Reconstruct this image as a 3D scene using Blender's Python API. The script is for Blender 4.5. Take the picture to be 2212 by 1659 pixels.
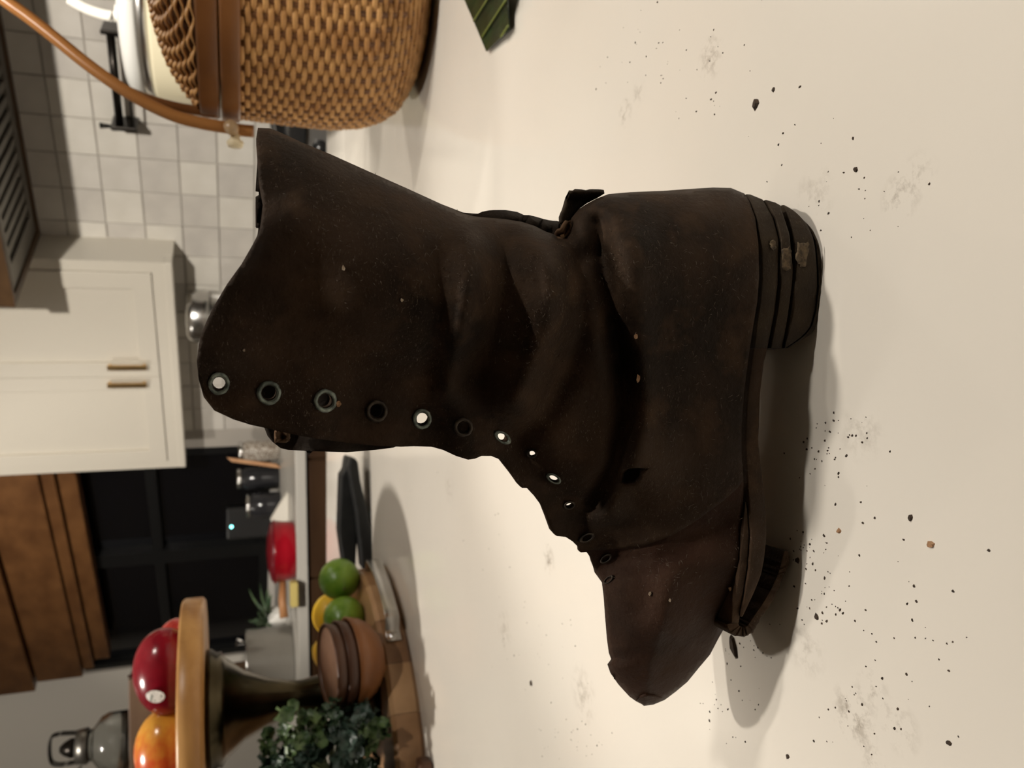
import bpy, bmesh, math, random
import numpy as np
from mathutils import Vector, Matrix
from mathutils.geometry import delaunay_2d_cdt

random.seed(7)
for o in list(bpy.data.objects): bpy.data.objects.remove(o)
sc = bpy.context.scene
COL = sc.collection

# ------------------------------------------------------------------ camera
F = 1700.0                       # focal length in photo pixels (2212 wide)
PITCH, ROLL = math.radians(19.5), math.radians(-1.0)
TOP = 0.91                       # height of the island worktop
CAM = Vector((0, 0, TOP + 0.25))
R0 = Vector((1, 0, 0)); D0 = Vector((0, -math.sin(PITCH), -math.cos(PITCH))); FW = Vector((0, math.cos(PITCH), -math.sin(PITCH)))
RC = math.cos(ROLL)*R0 - math.sin(ROLL)*D0
DC = math.sin(ROLL)*R0 + math.cos(ROLL)*D0
cam_data = bpy.data.cameras.new('camera'); cam = bpy.data.objects.new('camera', cam_data); COL.objects.link(cam)
m = Matrix((( DC.x, RC.x, -FW.x, CAM.x), (DC.y, RC.y, -FW.y, CAM.y), (DC.z, RC.z, -FW.z, CAM.z), (0, 0, 0, 1)))
cam.matrix_world = m
cam_data.sensor_fit = 'HORIZONTAL'; cam_data.sensor_width = 36; cam_data.lens = 36*F/2212
cam_data.clip_start = 0.01; cam_data.clip_end = 50
cam_data.dof.use_dof = True; cam_data.dof.focus_distance = 0.33; cam_data.dof.aperture_fstop = 15
sc.camera = cam

# ------------------------------------------------------------------ world, lamps, exposure
sc.view_settings.view_transform = 'Standard'; sc.view_settings.look = 'None'
sc.view_settings.gamma = 1; sc.view_settings.use_curve_mapping = False
sc.view_settings.exposure = 0.02
sc.cycles.use_denoising = True
sc.cycles.max_bounces = 8
w = bpy.data.worlds.new('world'); sc.world = w; w.use_nodes = True
w.node_tree.nodes['Background'].inputs[0].default_value = (0.01, 0.012, 0.02, 1); w.node_tree.nodes['Background'].inputs[1].default_value = 0.3
CEIL = 2.62
# recessed ceiling lamps: x, y, power, cone (deg), blend, radius
LAMPS = [(0.42, 0.27, 58, 54, 0.3, 0.03, None),
         (1.15, 0.02, 60, 110, 0.5, 0.03, (0.1, 0.3, 0.9)),
         (1.35, 1.75, 36, 78, 0.4, 0.04, (1.0, 1.5, 0.9)),
         (-0.95, 1.15, 100, 80, 0.4, 0.04, (-0.8, 1.3, 0.9)),
         (0.15, -0.15, 500, 56, 0.5, 0.05, (0.45, 3.4, 1.32)),
         (-1.5, 2.7, 62, 110, 0.5, 0.05, (-1.2, 4.6, 1.5))]

# ------------------------------------------------------------------ projection helpers (photo pixel -> point of the place)
def ray(px, py): return FW + RC*((829.5-py)/F) + DC*((px-1106)/F)
def at(px, py, Y):
    d = ray(px, py); return CAM + d*(Y/d.y)
def on(px, py, Z):
    d = ray(px, py); return CAM + d*((Z-CAM.z)/d.z)

# ------------------------------------------------------------------ materials
MATS = {}
def new_mat(name):
    m = bpy.data.materials.new(name); m.use_nodes = True
    return m, m.node_tree.nodes, m.node_tree.links, m.node_tree.nodes['Principled BSDF']
def mat(name, c, rough=0.5, metal=0.0, spec=0.5, c2=None, scale=8, detail=4, stretch=(1, 1, 1), bump=0.0, bscale=None, trans=0.0, coat=0.0, lo=0.35, hi=0.65, emit=None, alpha=None):
    if name in MATS: return MATS[name]
    m, N, L, b = new_mat(name)
    b.inputs['Base Color'].default_value = (*c, 1); b.inputs['Roughness'].default_value = rough
    b.inputs['Metallic'].default_value = metal; b.inputs['Specular IOR Level'].default_value = spec
    b.inputs['Transmission Weight'].default_value = trans; b.inputs['Coat Weight'].default_value = coat
    if emit: b.inputs['Emission Color'].default_value = (*emit[:3], 1); b.inputs['Emission Strength'].default_value = emit[3]
    if c2 or bump:
        tc = N.new('ShaderNodeTexCoord'); mp = N.new('ShaderNodeMapping'); mp.inputs['Scale'].default_value = stretch
        L.new(tc.outputs['Object'], mp.inputs[0])
    if c2:
        n = N.new('ShaderNodeTexNoise'); n.inputs['Scale'].default_value = scale; n.inputs['Detail'].default_value = detail
        r = N.new('ShaderNodeValToRGB'); r.color_ramp.elements[0].position = lo; r.color_ramp.elements[1].position = hi
        r.color_ramp.elements[0].color = (*c, 1); r.color_ramp.elements[1].color = (*c2, 1)
        L.new(mp.outputs[0], n.inputs[0]); L.new(n.outputs[0], r.inputs[0]); L.new(r.outputs[0], b.inputs['Base Color'])
    if bump:
        n2 = N.new('ShaderNodeTexNoise'); n2.inputs['Scale'].default_value = bscale or scale; n2.inputs['Detail'].default_value = 5
        bp = N.new('ShaderNodeBump'); bp.inputs['Strength'].default_value = 1; bp.inputs['Distance'].default_value = bump
        L.new(mp.outputs[0], n2.inputs[0]); L.new(n2.outputs[0], bp.inputs['Height']); L.new(bp.outputs[0], b.inputs['Normal'])
    MATS[name] = m; return m
def wood(name, c, c2, rough=0.45, axis=0, scale=14, str_=8, lo=0.3, hi=0.7):
    s = [str_]*3; s[axis] = 1
    return mat(name, c, rough, 0, 0.4, c2, scale/ str_*1.5, 6, tuple(s), 0.0004, None, lo=lo, hi=hi)

def leather(name, ca, cb, cc, dust=0.35):
    """old leather: three-tone patches, fine grain, pale scuff fibres"""
    m, N, L, b = new_mat(name)
    tc = N.new('ShaderNodeTexCoord')
    def noise(scale, det, rgh=0.6, vec=None):
        n = N.new('ShaderNodeTexNoise'); n.inputs['Scale'].default_value = scale; n.inputs['Detail'].default_value = det; n.inputs['Roughness'].default_value = rgh
        L.new(vec or tc.outputs['Object'], n.inputs[0]); return n
    def ramp(src, p0, p1, c0, c1):
        r = N.new('ShaderNodeValToRGB'); e = r.color_ramp.elements
        e[0].position, e[1].position = p0, p1; e[0].color = (*c0, 1); e[1].color = (*c1, 1)
        L.new(src, r.inputs[0]); return r
    def mix(f, a, bb):
        x = N.new('ShaderNodeMix'); x.data_type = 'RGBA'; L.new(f, x.inputs[0]); L.new(a, x.inputs[6]); L.new(bb, x.inputs[7]); return x.outputs[2]
    big = noise(16, 3); base = ramp(big.outputs[0], 0.38, 0.62, ca, cb)
    med = noise(45, 5); f2 = ramp(med.outputs[0], 0.5, 0.72, (0, 0, 0), (1, 1, 1))
    c3 = N.new('ShaderNodeRGB'); c3.outputs[0].default_value = (*cc, 1)
    col = mix(f2.outputs[0], base.outputs[0], c3.outputs[0])
    # scuff fibres: stretched fine noise inside patches
    mp = N.new('ShaderNodeMapping'); mp.inputs['Scale'].default_value = (1, 1, 3.2); mp.inputs['Rotation'].default_value = (0, 0.5, 0); L.new(tc.outputs['Object'], mp.inputs[0])
    fib = noise(620, 3, 0.7, mp.outputs[0]); ff = ramp(fib.outputs[0], 0.60, 0.74, (0, 0, 0), (1, 1, 1))
    pat = noise(26, 3); pf = ramp(pat.outputs[0], 0.44, 0.7, (0, 0, 0), (1, 1, 1))
    mul = N.new('ShaderNodeMath'); mul.operation = 'MULTIPLY'; L.new(ff.outputs[0], mul.inputs[0]); L.new(pf.outputs[0], mul.inputs[1])
    mul2 = N.new('ShaderNodeMath'); mul2.operation = 'MULTIPLY'; mul2.inputs[1].default_value = dust; L.new(mul.outputs[0], mul2.inputs[0])
    pale = N.new('ShaderNodeRGB'); pale.outputs[0].default_value = (0.34, 0.27, 0.2, 1)
    col = mix(mul2.outputs[0], col, pale.outputs[0])
    L.new(col, b.inputs['Base Color'])
    rr = ramp(med.outputs[0], 0.3, 0.7, (0.55, 0.55, 0.55), (0.8, 0.8, 0.8)); L.new(rr.outputs[0], b.inputs['Roughness'])
    b.inputs['Specular IOR Level'].default_value = 0.2; b.inputs['Specular Tint'].default_value = (1.0, 0.85, 0.7, 1)
    g = noise(420, 6, 0.7); bp = N.new('ShaderNodeBump'); bp.inputs['Distance'].default_value = 0.0007; bp.inputs['Strength'].default_value = 0.8
    g2 = noise(70, 4); bp2 = N.new('ShaderNodeBump'); bp2.inputs['Distance'].default_value = 0.0016; bp2.inputs['Strength'].default_value = 0.7
    L.new(g.outputs[0], bp.inputs['Height']); L.new(g2.outputs[0], bp2.inputs['Height']); L.new(bp2.outputs[0], bp.inputs['Normal']); L.new(bp.outputs[0], b.inputs['Normal'])
    MATS[name] = m; return m

M_leather = leather('shaft_leather', (0.0085, 0.0045, 0.0027), (0.036, 0.0205, 0.0115), (0.058, 0.034, 0.0195), 0.5)
M_vamp = leather('vamp_leather', (0.016, 0.0068, 0.0038), (0.034, 0.0142, 0.008), (0.042, 0.021, 0.0125), 0.3)
M_sole = leather('sole_leather', (0.026, 0.015, 0.0085), (0.06, 0.034, 0.019), (0.085, 0.05, 0.029), 0.8)
M_heel = leather('heel_leather', (0.013, 0.0095, 0.0072), (0.032, 0.023, 0.0155), (0.05, 0.036, 0.022), 0.4)
M_inside = leather('lining_leather', (0.006, 0.004, 0.003), (0.014, 0.009, 0.006), (0.02, 0.012, 0.008), 0.1)
M_rawedge = leather('raw_leather', (0.07, 0.04, 0.022), (0.16, 0.09, 0.05), (0.24, 0.14, 0.08), 0.6)
M_eyelet = mat('verdigris_brass', (0.07, 0.085, 0.075), 0.5, 0.35, 0.5, (0.32, 0.37, 0.32), 300, 5, bump=0.0003, bscale=700)
M_eyelet2 = mat('rusty_brass', (0.025, 0.018, 0.013), 0.55, 0.5, 0.5, (0.09, 0.07, 0.05), 300, 5, bump=0.0003, bscale=700)

# ------------------------------------------------------------------ object helpers
def wloc(o):
    v = Vector((0, 0, 0))
    while o: v += o.location; o = o.parent
    return v
def obj(name, verts, faces, mt, parent=None, smooth=True, solid=0, off=-1, bevel=0, sub=0, loc=None):
    """one mesh object; verts are given in world coordinates"""
    org = wloc(parent) if parent else (Vector(loc) if loc is not None else Vector((0, 0, 0)))
    me = bpy.data.meshes.new(name); me.from_pydata([tuple(Vector(v)-org) for v in verts], [], faces); me.update()
    if isinstance(mt, (list, tuple)):
        for x in mt: me.materials.append(x)
    else: me.materials.append(mt)
    bm = bmesh.new(); bm.from_mesh(me)
    if not solid: bmesh.ops.recalc_face_normals(bm, faces=bm.faces)
    bm.to_mesh(me); bm.free()
    for p in me.polygons: p.use_smooth = smooth
    o = bpy.data.objects.new(name, me); COL.objects.link(o)
    if parent: o.parent = parent
    elif loc is not None: o.location = org
    if solid:
        md = o.modifiers.new('thickness', 'SOLIDIFY'); md.thickness = solid; md.offset = off
    if bevel:
        md = o.modifiers.new('bevel', 'BEVEL'); md.width = bevel; md.segments = 2; md.limit_method = 'ANGLE'; md.angle_limit = 0.7
    if sub:
        md = o.modifiers.new('sub', 'SUBSURF'); md.levels = sub; md.render_levels = sub
    return o
def tag(o, label, cat, group=None):
    o['label'] = label; o['category'] = cat
    if group: o['group'] = group
    return o
def thing(name, label, cat, loc, group=None):
    o = bpy.data.objects.new(name, None); COL.objects.link(o); o.location = loc; o.empty_display_size = 0.05
    return tag(o, label, cat, group)
def struct(o): o['kind'] = 'structure'; return o
def boxv(c, u, v, w):
    """box with centre c and half-axis vectors u v w"""
    c, u, v, w = Vector(c), Vector(u), Vector(v), Vector(w); vs = []
    for a in (-1, 1):
        for b in (-1, 1):
            for d in (-1, 1): vs.append(c+u*a+v*b+w*d)
    return vs, [(0, 1, 3, 2), (4, 6, 7, 5), (0, 4, 5, 1), (2, 3, 7, 6), (0, 2, 6, 4), (1, 5, 7, 3)]
def abox(x0, x1, y0, y1, z0, z1): return boxv(((x0+x1)/2, (y0+y1)/2, (z0+z1)/2), ((x1-x0)/2, 0, 0), (0, (y1-y0)/2, 0), (0, 0, (z1-z0)/2))
def join(*parts):
    V, Fc = [], []
    for vs, fs in parts:
        n = len(V); V += list(vs); Fc += [tuple(i+n for i in f) for f in fs]
    return V, Fc
def lathe(c, prof, seg=40, sx=1, sy=1, axis=None):
    """profile [(r, z)] turned about the vertical axis (or `axis`) through c"""
    c = Vector(c); vs, fs = [], []
    if axis is None: q = Matrix.Identity(3)
    else: q = Vector((0, 0, 1)).rotation_difference(Vector(axis)).to_matrix()
    for r, z in prof:
        for k in range(seg):
            a = 2*math.pi*k/seg; vs.append(c + q @ Vector((r*sx*math.cos(a), r*sy*math.sin(a), z)))
    n = len(prof)
    for i in range(n-1):
        for k in range(seg):
            k2 = (k+1) % seg; fs.append((i*seg+k, i*seg+k2, (i+1)*seg+k2, (i+1)*seg+k))
    if prof[0][0] > 1e-6: fs.append(tuple(reversed(range(seg))))
    if prof[-1][0] > 1e-6: fs.append(tuple((n-1)*seg+k for k in range(seg)))
    return vs, fs
def tube(pts, rad, seg=10, flat=None, closed=False, up=(0, 0, 1)):
    """tube along points; rad scalar/list; flat=(a,b) gives an elliptic section"""
    pts = [Vector(p) for p in pts]; n = len(pts); vs, fs = [], []
    R = rad if isinstance(rad, (list, tuple)) else [rad]*n
    up = Vector(up)
    for i, p in enumerate(pts):
        if closed: d = pts[(i+1) % n]-pts[i-1]
        else: d = pts[min(i+1, n-1)]-pts[max(i-1, 0)]
        d.normalize(); s = d.cross(up)
        if s.length < 1e-4: s = d.cross(Vector((1, 0, 0)))
        s.normalize(); t = s.cross(d)
        a, b = flat if flat else (1, 1)
        for k in range(seg):
            g = 2*math.pi*k/seg; vs.append(p+s*(R[i]*a*math.cos(g))+t*(R[i]*b*math.sin(g)))
    last = n if closed else n-1
    for i in range(last):
        j = (i+1) % n
        for k in range(seg):
            k2 = (k+1) % seg; fs.append((i*seg+k, i*seg+k2, j*seg+k2, j*seg+k))
    if not closed: fs += [tuple(reversed(range(seg))), tuple((n-1)*seg+k for k in range(seg))]
    return vs, fs
def spline(pts, n):
    """Catmull-Rom through points"""
    P = [Vector(p) for p in pts]; P = [P[0]*2-P[1]]+P+[P[-1]*2-P[-2]]; out = []
    k = len(P)-3
    for j in range(n+1):
        u = j/n*k; i = min(int(u), k-1); t = u-i; a, b, c, d = P[i:i+4]
        out.append(0.5*((2*b)+(c-a)*t+(2*a-5*b+4*c-d)*t*t+(3*b-a-3*c+d)*t**3))
    return out
def prism(poly, vec):
    """polygon (world points) extruded by vec"""
    n = len(poly); vec = Vector(vec); vs = [Vector(p) for p in poly]+[Vector(p)+vec for p in poly]
    fs = [tuple(range(n)), tuple(reversed(range(n, 2*n)))]+[(i, (i+1) % n, n+(i+1) % n, n+i) for i in range(n)]
    return vs, fs
def ico(c, r, sub=4, fn=None):
    bm = bmesh.new(); bmesh.ops.create_icosphere(bm, subdivisions=sub, radius=1)
    vs = []
    for v in bm.verts:
        p = Vector((v.co.x*r[0], v.co.y*r[1], v.co.z*r[2]))
        vs.append(Vector(c)+(fn(v.co.copy(), p) if fn else p))
    fs = [tuple(v.index for v in f.verts) for f in bm.faces]; bm.free(); return vs, fs

# ================================================================== the room
M_white = mat('wall_paint', (0.62, 0.585, 0.52), 0.6)
M_ceil = mat('ceiling_paint', (0.7, 0.67, 0.62), 0.7)
M_floor = wood('floor_oak', (0.2, 0.12, 0.06), (0.3, 0.19, 0.1), 0.4, 1)
M_grout = mat('grout', (0.36, 0.33, 0.29), 0.8)

PHI = math.radians(39)
U = Vector((-math.cos(PHI), math.sin(PHI), 0)); NRM = Vector((-math.sin(PHI), -math.cos(PHI), 0)); UP = Vector((0, 0, 1))
W0 = at(376, 517, 3.5); W0 = Vector((W0.x, W0.y, 0))          # foot of the tiled wall below the cabinet's right side
def wp(t, h, n=0.0): return W0 + U*t + NRM*n + UP*h           # wall coordinates: along, height, out
def wall_hit(px, py, n=0.0):
    """pixel -> (t, h) on the plane n metres in front of the tiled wall"""
    d = ray(px, py); k = ((W0+NRM*n-CAM).dot(NRM))/d.dot(NRM); p = CAM+d*k-W0
    return p.dot(U), p.z
T_CORNER = wall_hit(520, 957)[0]
T_END = wall_hit(350, 1435)[0]

struct(obj('floor', *abox(-4.5, 4.0, -2.6, 7.5, -0.08, 0), M_floor, smooth=False))
struct(obj('ceiling', *abox(-4.5, 4.0, -2.6, 7.5, CEIL, CEIL+0.1), M_ceil, smooth=False))
struct(obj('wall_front', *abox(-4.5, 4.0, -2.6, -2.5, 0, CEIL), M_white, smooth=False))
struct(obj('wall_left', *abox(-4.5, -4.4, -2.6, 7.5, 0, CEIL), M_white, smooth=False))
struct(obj('wall_right', *abox(3.4, 3.5, -2.6, 7.5, 0, CEIL), M_white, smooth=False))
pe = wp(T_END, 0)
struct(obj('wall_far', *abox(-4.4, pe.x, pe.y, pe.y+0.1, 0, CEIL), M_white, smooth=False))
# tiled wall: backing with a window opening, tiles are its pieces
WH = wall_hit
win_t0, win_t1 = T_CORNER+0.02, T_END-0.03
win_h0, win_h1 = TOP+0.075, WH(150, 1015)[1]+0.12
def wbox(t0, t1, h0, h1, n0, n1): return boxv(wp((t0+t1)/2, (h0+h1)/2, (n0+n1)/2), U*((t1-t0)/2), UP*((h1-h0)/2), NRM*((n1-n0)/2))
T_R = -3.6
wall_back = struct(obj('wall_back', *join(wbox(T_R, win_t0, 0, CEIL, -0.1, 0), wbox(win_t0, win_t1, 0, win_h0, -0.1, 0), wbox(win_t0, win_t1, win_h1, CEIL, -0.1, 0), wbox(win_t1, T_END+0.1, 0, CEIL, -0.1, 0)), [M_grout], smooth=False))
TS = 0.139
M_tiles = [mat('glazed_tile_%d' % i, c, 0.22, 0, 0.5, c2, 9, 3, bump=0.0012, bscale=14) for i, (c, c2) in enumerate([((0.5, 0.47, 0.42), (0.56, 0.53, 0.48)), ((0.46, 0.43, 0.39), (0.52, 0.49, 0.44)), ((0.55, 0.52, 0.46), (0.6, 0.57, 0.51))])]
def tile_mesh(i):
    me = bpy.data.meshes.new('tile'); g = TS/2-0.0018; r = random.Random(i)
    vs = []
    for a, b in ((-1, -1), (1, -1), (1, 1), (-1, 1)):
        vs.append((a*g+r.uniform(-.0012, .0012), b*g+r.uniform(-.0012, .0012), 0.0))
    z = [0.007+r.uniform(-.0015, .0015) for _ in range(4)]
    for k in range(4): vs.append((vs[k][0]*0.985, vs[k][1]*0.985, z[k]))
    me.from_pydata(vs, [], [(4, 5, 6, 7), (0, 1, 5, 4), (1, 2, 6, 5), (2, 3, 7, 6), (3, 0, 4, 7)]); me.materials.append(M_tiles[i % 3]); me.update(); return me
TM = [tile_mesh(i) for i in range(9)]
rotm = Matrix((U, UP, -NRM)).transposed()      # local x along wall, y up, z out
rotm = Matrix(((U.x, UP.x, NRM.x), (U.y, UP.y, NRM.y), (U.z, UP.z, NRM.z)))
t_line = WH(400, 487)[0]; h_line = WH(315, 500)[1]
j0, j1 = math.floor((WH(0, -10)[0]-t_line)/TS)-1, math.ceil((win_t0-t_line)/TS)
for j in range(j0, j1):
    for k in range(-7, 8):
        tt, hh = t_line+(j+0.5)*TS, h_line+(k+0.5)*TS
        if hh < TOP+0.02 or hh > TOP+1.16 or tt+TS/2 > win_t0+0.002: continue
        if tt > 0.05 and hh-TS/2 > WH(376, 517)[1]+0.02: continue      # behind the cabinet
        o = bpy.data.objects.new('tile', random.choice(TM)); COL.objects.link(o); o.parent = wall_back
        o.matrix_local = Matrix.Translation(wp(tt, hh, 0.0)) @ rotm.to_4x4()
# night window: frame, mullions, panes
M_blackframe = mat('black_frame', (0.006, 0.006, 0.006), 0.5, 0, .25)
M_nightglass = mat('night_glass', (0.003, 0.003, 0.004), 0.03, 0, 0.6)
win = struct(bpy.data.objects.new('window_1', None)); COL.objects.link(win); win.location = wp((win_t0+win_t1)/2, win_h0, -0.05)
fw = 0.05
def wobj(name, parent, mt, *a, **k): return obj(name, *wbox(*a), mt, parent, smooth=False, **k)
wobj('window_frame', win, M_blackframe, win_t0, win_t0+fw, win_h0, win_h1, -0.09, 0.0); wobj('window_frame', win, M_blackframe, win_t1-fw, win_t1, win_h0, win_h1, -0.09, 0.0)
wobj('window_frame', win, M_blackframe, win_t0, win_t1, win_h0, win_h0+fw, -0.09, 0.0); wobj('window_frame', win, M_blackframe, win_t0, win_t1, win_h1-fw, win_h1, -0.09, 0.0)
tm = (win_t0+win_t1)/2-0.1; hm = win_h0+(win_h1-win_h0)*0.55
wobj('mullion', win, M_blackframe, tm-0.05, tm+0.05, win_h0, win_h1, -0.085, 0.01)
wobj('mullion', win, M_blackframe, win_t0, win_t1, hm-0.025, hm+0.025, -0.08, 0.004)
for a, b in ((win_t0+fw, tm-0.05), (tm+0.05, win_t1-fw)):
    for c, d in ((win_h0+fw, hm-0.025), (hm+0.025, win_h1-fw)):
        wobj('pane', win, M_nightglass, a, b, c, d, -0.055, -0.045)
struct(wobj('trim_1', None, mat('sill_white', (0.6, 0.57, 0.52), 0.4), win_t0, win_t1, win_h0-0.05, win_h0, -0.02, 0.06))

# recessed ceiling lamps
M_lampglow = mat('lamp_glow', (1, 1, 1), 0.5, emit=(1.0, 0.86, 0.66, 14))
M_lampring = mat('lamp_ring', (0.8, 0.8, 0.78), 0.4)
LAB = ['recessed ceiling lamp above the boot', 'recessed ceiling lamp right of the boot near the camera', 'recessed ceiling lamp above the wicker basket', 'recessed ceiling lamp above the round fruit board', 'ceiling spotlight turned towards the tiled wall', 'recessed ceiling lamp in front of the dark window']
for (x, y, pw, cone, bl, rad, aim), lab in zip(LAMPS, LAB):
    t = thing('ceiling_lamp', lab, 'lamp', (x, y, CEIL), 'recessed ceiling lamps')
    obj('ring', *lathe((x, y, CEIL-0.008), [(0.05, 0.006), (0.075, 0.008), (0.078, 0.0), (0.05, 0.0)], 32), M_lampring, t)
    obj('bulb', *lathe((x, y, CEIL-0.004), [(0.0, 0.0), (0.048, 0.0), (0.048, 0.004), (0.0, 0.004)], 32), M_lampglow, t)
    ld = bpy.data.lights.new('lamp_light', 'SPOT'); ld.energy = pw; ld.spot_size = math.radians(cone); ld.spot_blend = bl; ld.shadow_soft_size = rad; ld.color = (1.0, 0.93, 0.84)
    lo = bpy.data.objects.new('lamp_light', ld); COL.objects.link(lo); lo.parent = t; lo.location = (0, 0, -0.05)
    if aim: lo.rotation_euler = (Vector(aim)-Vector((x, y, CEIL-0.05))).to_track_quat('-Z', 'Y').to_euler()

# ================================================================== island
def stone():
    m, N, L, b = new_mat('pale_quartz')
    tc = N.new('ShaderNodeTexCoord'); geo = N.new('ShaderNodeNewGeometry')
    n = N.new('ShaderNodeTexNoise'); n.inputs['Scale'].default_value = 3; n.inputs['Detail'].default_value = 4
    L.new(geo.outputs['Position'], n.inputs[0])
    r = N.new('ShaderNodeValToRGB'); e = r.color_ramp.elements; e[0].color = (0.70, 0.655, 0.58, 1); e[1].color = (0.76, 0.715, 0.64, 1); e[0].position = .3; e[1].position = .7
    L.new(n.outputs[0], r.inputs[0]); cur = r.outputs[0]
    fine = N.new('ShaderNodeTexNoise'); fine.inputs['Scale'].default_value = 130; fine.inputs['Detail'].default_value = 6; fine.inputs['Roughness'].default_value = .7
    L.new(geo.outputs['Position'], fine.inputs[0])
    fr = N.new('ShaderNodeValToRGB'); fr.color_ramp.elements[0].position = .47; fr.color_ramp.elements[1].position = .64
    L.new(fine.outputs[0], fr.inputs[0])
    # dirt smears: (pixel x, y, radius m, strength)
    for px, py, rad, st in [(1535, 125, .011, .75), (1380, 200, .008, .5), (1350, 245, .009, .6), (1945, 425, .009, .75), (1985, 375, .008, .4), (1185, 1210, .012, .8), (1845, 1545, .012, .85), (1885, 1490, .008, .5), (1940, 1570, .01, .5), (1760, 420, .012, .35), (1090, 1360, .02, .4), (1260, 1500, .02, .5), (970, 1050, .02, .4), (1860, 930, .012, .35), (1885, 1640, .007, .5), (1740, 1400, .012, .35), (900, 440, .012, .3)]:
        p = on(px, py, TOP)
        d = N.new('ShaderNodeVectorMath'); d.operation = 'DISTANCE'; L.new(geo.outputs['Position'], d.inputs[0]); d.inputs[1].default_value = p
        mr = N.new('ShaderNodeMapRange'); mr.inputs['From Min'].default_value = rad*1.25; mr.inputs['From Max'].default_value = rad*.1; mr.inputs['To Max'].default_value = st*.85; L.new(d.outputs['Value'], mr.inputs['Value'])
        mu = N.new('ShaderNodeMath'); mu.operation = 'MULTIPLY'; L.new(mr.outputs[0], mu.inputs[0]); L.new(fr.outputs[0], mu.inputs[1])
        mx = N.new('ShaderNodeMix'); mx.data_type = 'RGBA'; L.new(mu.outputs[0], mx.inputs[0]); L.new(cur, mx.inputs[6]); mx.inputs[7].default_value = (0.16, 0.115, 0.075, 1); cur = mx.outputs[2]
    L.new(cur, b.inputs['Base Color']); b.inputs['Roughness'].default_value = 0.13; b.inputs['Specular IOR Level'].default_value = 0.5
    return m
M_stone = stone()
IL, IR = on(705, 1659, TOP), on(705, 0, TOP)
dirI = (IR-IL).normalized(); pl = IL-dirI*1.6; pr = IR+dirI*0.12
poly = [Vector((pl.x, pl.y, TOP-0.04)), Vector((pr.x, pr.y, TOP-0.04)), Vector((pr.x, -0.35, TOP-0.04)), Vector((pl.x, -0.35, TOP-0.04))]
tag(obj('island_countertop', *prism(poly, (0, 0, 0.04)), M_stone, smooth=False, bevel=0.004), 'pale cream stone island worktop strewn with leather crumbs and dirt smears', 'countertop')
poly2 = [Vector((pl.x+.05, pl.y-.05, 0)), Vector((pr.x-.05, pr.y-.05, 0)), Vector((pr.x-.05, -0.1, 0)), Vector((pl.x+.05, -0.1, 0))]
tag(obj('kitchen_island', *prism(poly2, (0, 0, TOP-0.0405)), mat('island_paint', (0.5, 0.47, 0.42), 0.5), smooth=False), 'painted base cabinet carrying the stone island worktop', 'island')

# ================================================================== the boot
def yb(px, py):
    """depth of the boot's middle plane: the toe is turned slightly away"""
    X = (829.5-py)/F*0.335
    return 0.3186+0.17*(0.045-X)
YBV = np.vectorize(yb)
BACK = [(557, 276), (583, 277), (606, 286), (653, 308), (716, 334), (796, 370), (875, 405), (954, 441), (1000, 461), (1022, 467), (1054, 470), (1090, 473), (1127, 479), (1155, 488), (1181, 501), (1203, 508), (1217, 508), (1224, 496), (1235, 470), (1250, 452), (1268, 440), (1289, 429), (1315, 419), (1362, 415), (1434, 412), (1506, 407), (1542, 405), (1579, 406), (1608, 418)]
SEAT = [(1618, 434), (1631, 470), (1638, 525), (1640, 597), (1636, 651), (1627, 705), (1616, 778), (1607, 850), (1602, 922), (1602, 980), (1606, 1037)]
SEAM = [(1593, 1055), (1560, 1084), (1506, 1124), (1452, 1157), (1398, 1177), (1362, 1184), (1307, 1188), (1270, 1188), (1251, 1184)]
LACE = [(1239, 1171), (1222, 1160), (1203, 1158), (1192, 1146), (1181, 1117), (1170, 1092), (1155, 1072), (1139, 1054), (1128, 1054), (1119, 1045), (1101, 1019), (1083, 994), (1061, 985), (1040, 985), (1026, 991), (1011, 993), (985, 985), (957, 972), (932, 965), (894, 964), (865, 965), (811, 963), (748, 956), (685, 948), (621, 936), (580, 926), (542, 918), (504, 906), (463, 887), (440, 858), (429, 820), (425, 779)]
RIM = [(429, 744), (438, 712), (457, 671), (489, 617), (520, 573), (546, 528), (560, 500), (565, 471), (568, 440), (562, 392), (556, 345), (553, 300)]
QUARTER = BACK+SEAT+SEAM+LACE+RIM
VTOP = [(1249, 1176), (1251, 1191), (1266, 1191), (1277, 1207), (1284, 1236), (1300, 1258), (1304, 1291), (1307, 1334), (1311, 1381), (1315, 1410), (1320, 1424), (1312, 1435), (1318, 1453), (1336, 1479), (1360, 1505), (1374, 1515), (1388, 1522), (1391, 1525), (1412, 1522), (1436, 1512), (1460, 1494), (1485, 1473), (1512, 1440), (1534, 1414), (1550, 1383), (1565, 1356), (1572, 1350)]
VSOLE = [(1576, 1340), (1581, 1302), (1588, 1258), (1593, 1218), (1597, 1185), (1600, 1150), (1603, 1117), (1605, 1081), (1606, 1040)]
VAMP = VTOP+VSOLE+[(1585, 1035), (1500, 1085), (1400, 1130), (1300, 1150)]
CLOSED = [BACK, VTOP[4:]]
TPTS = [(560, 400, .031), (450, 750, .034), (470, 870, .026), (600, 500, .036), (800, 600, .038), (620, 900, .024), (800, 920, .018), (930, 940, .014), (1000, 650, .037), (1000, 900, .022), (1200, 600, .033), (1200, 900, .026), (1120, 1010, .013), (1240, 1140, .012), (1300, 1180, .016), (1400, 600, .034), (1580, 560, .032), (1580, 720, .031), (1400, 1000, .036), (1580, 1000, .035), (1590, 1250, .036), (1450, 1300, .037), (1400, 1450, .028), (1360, 1300, .03), (1330, 1100, .024)]
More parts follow.
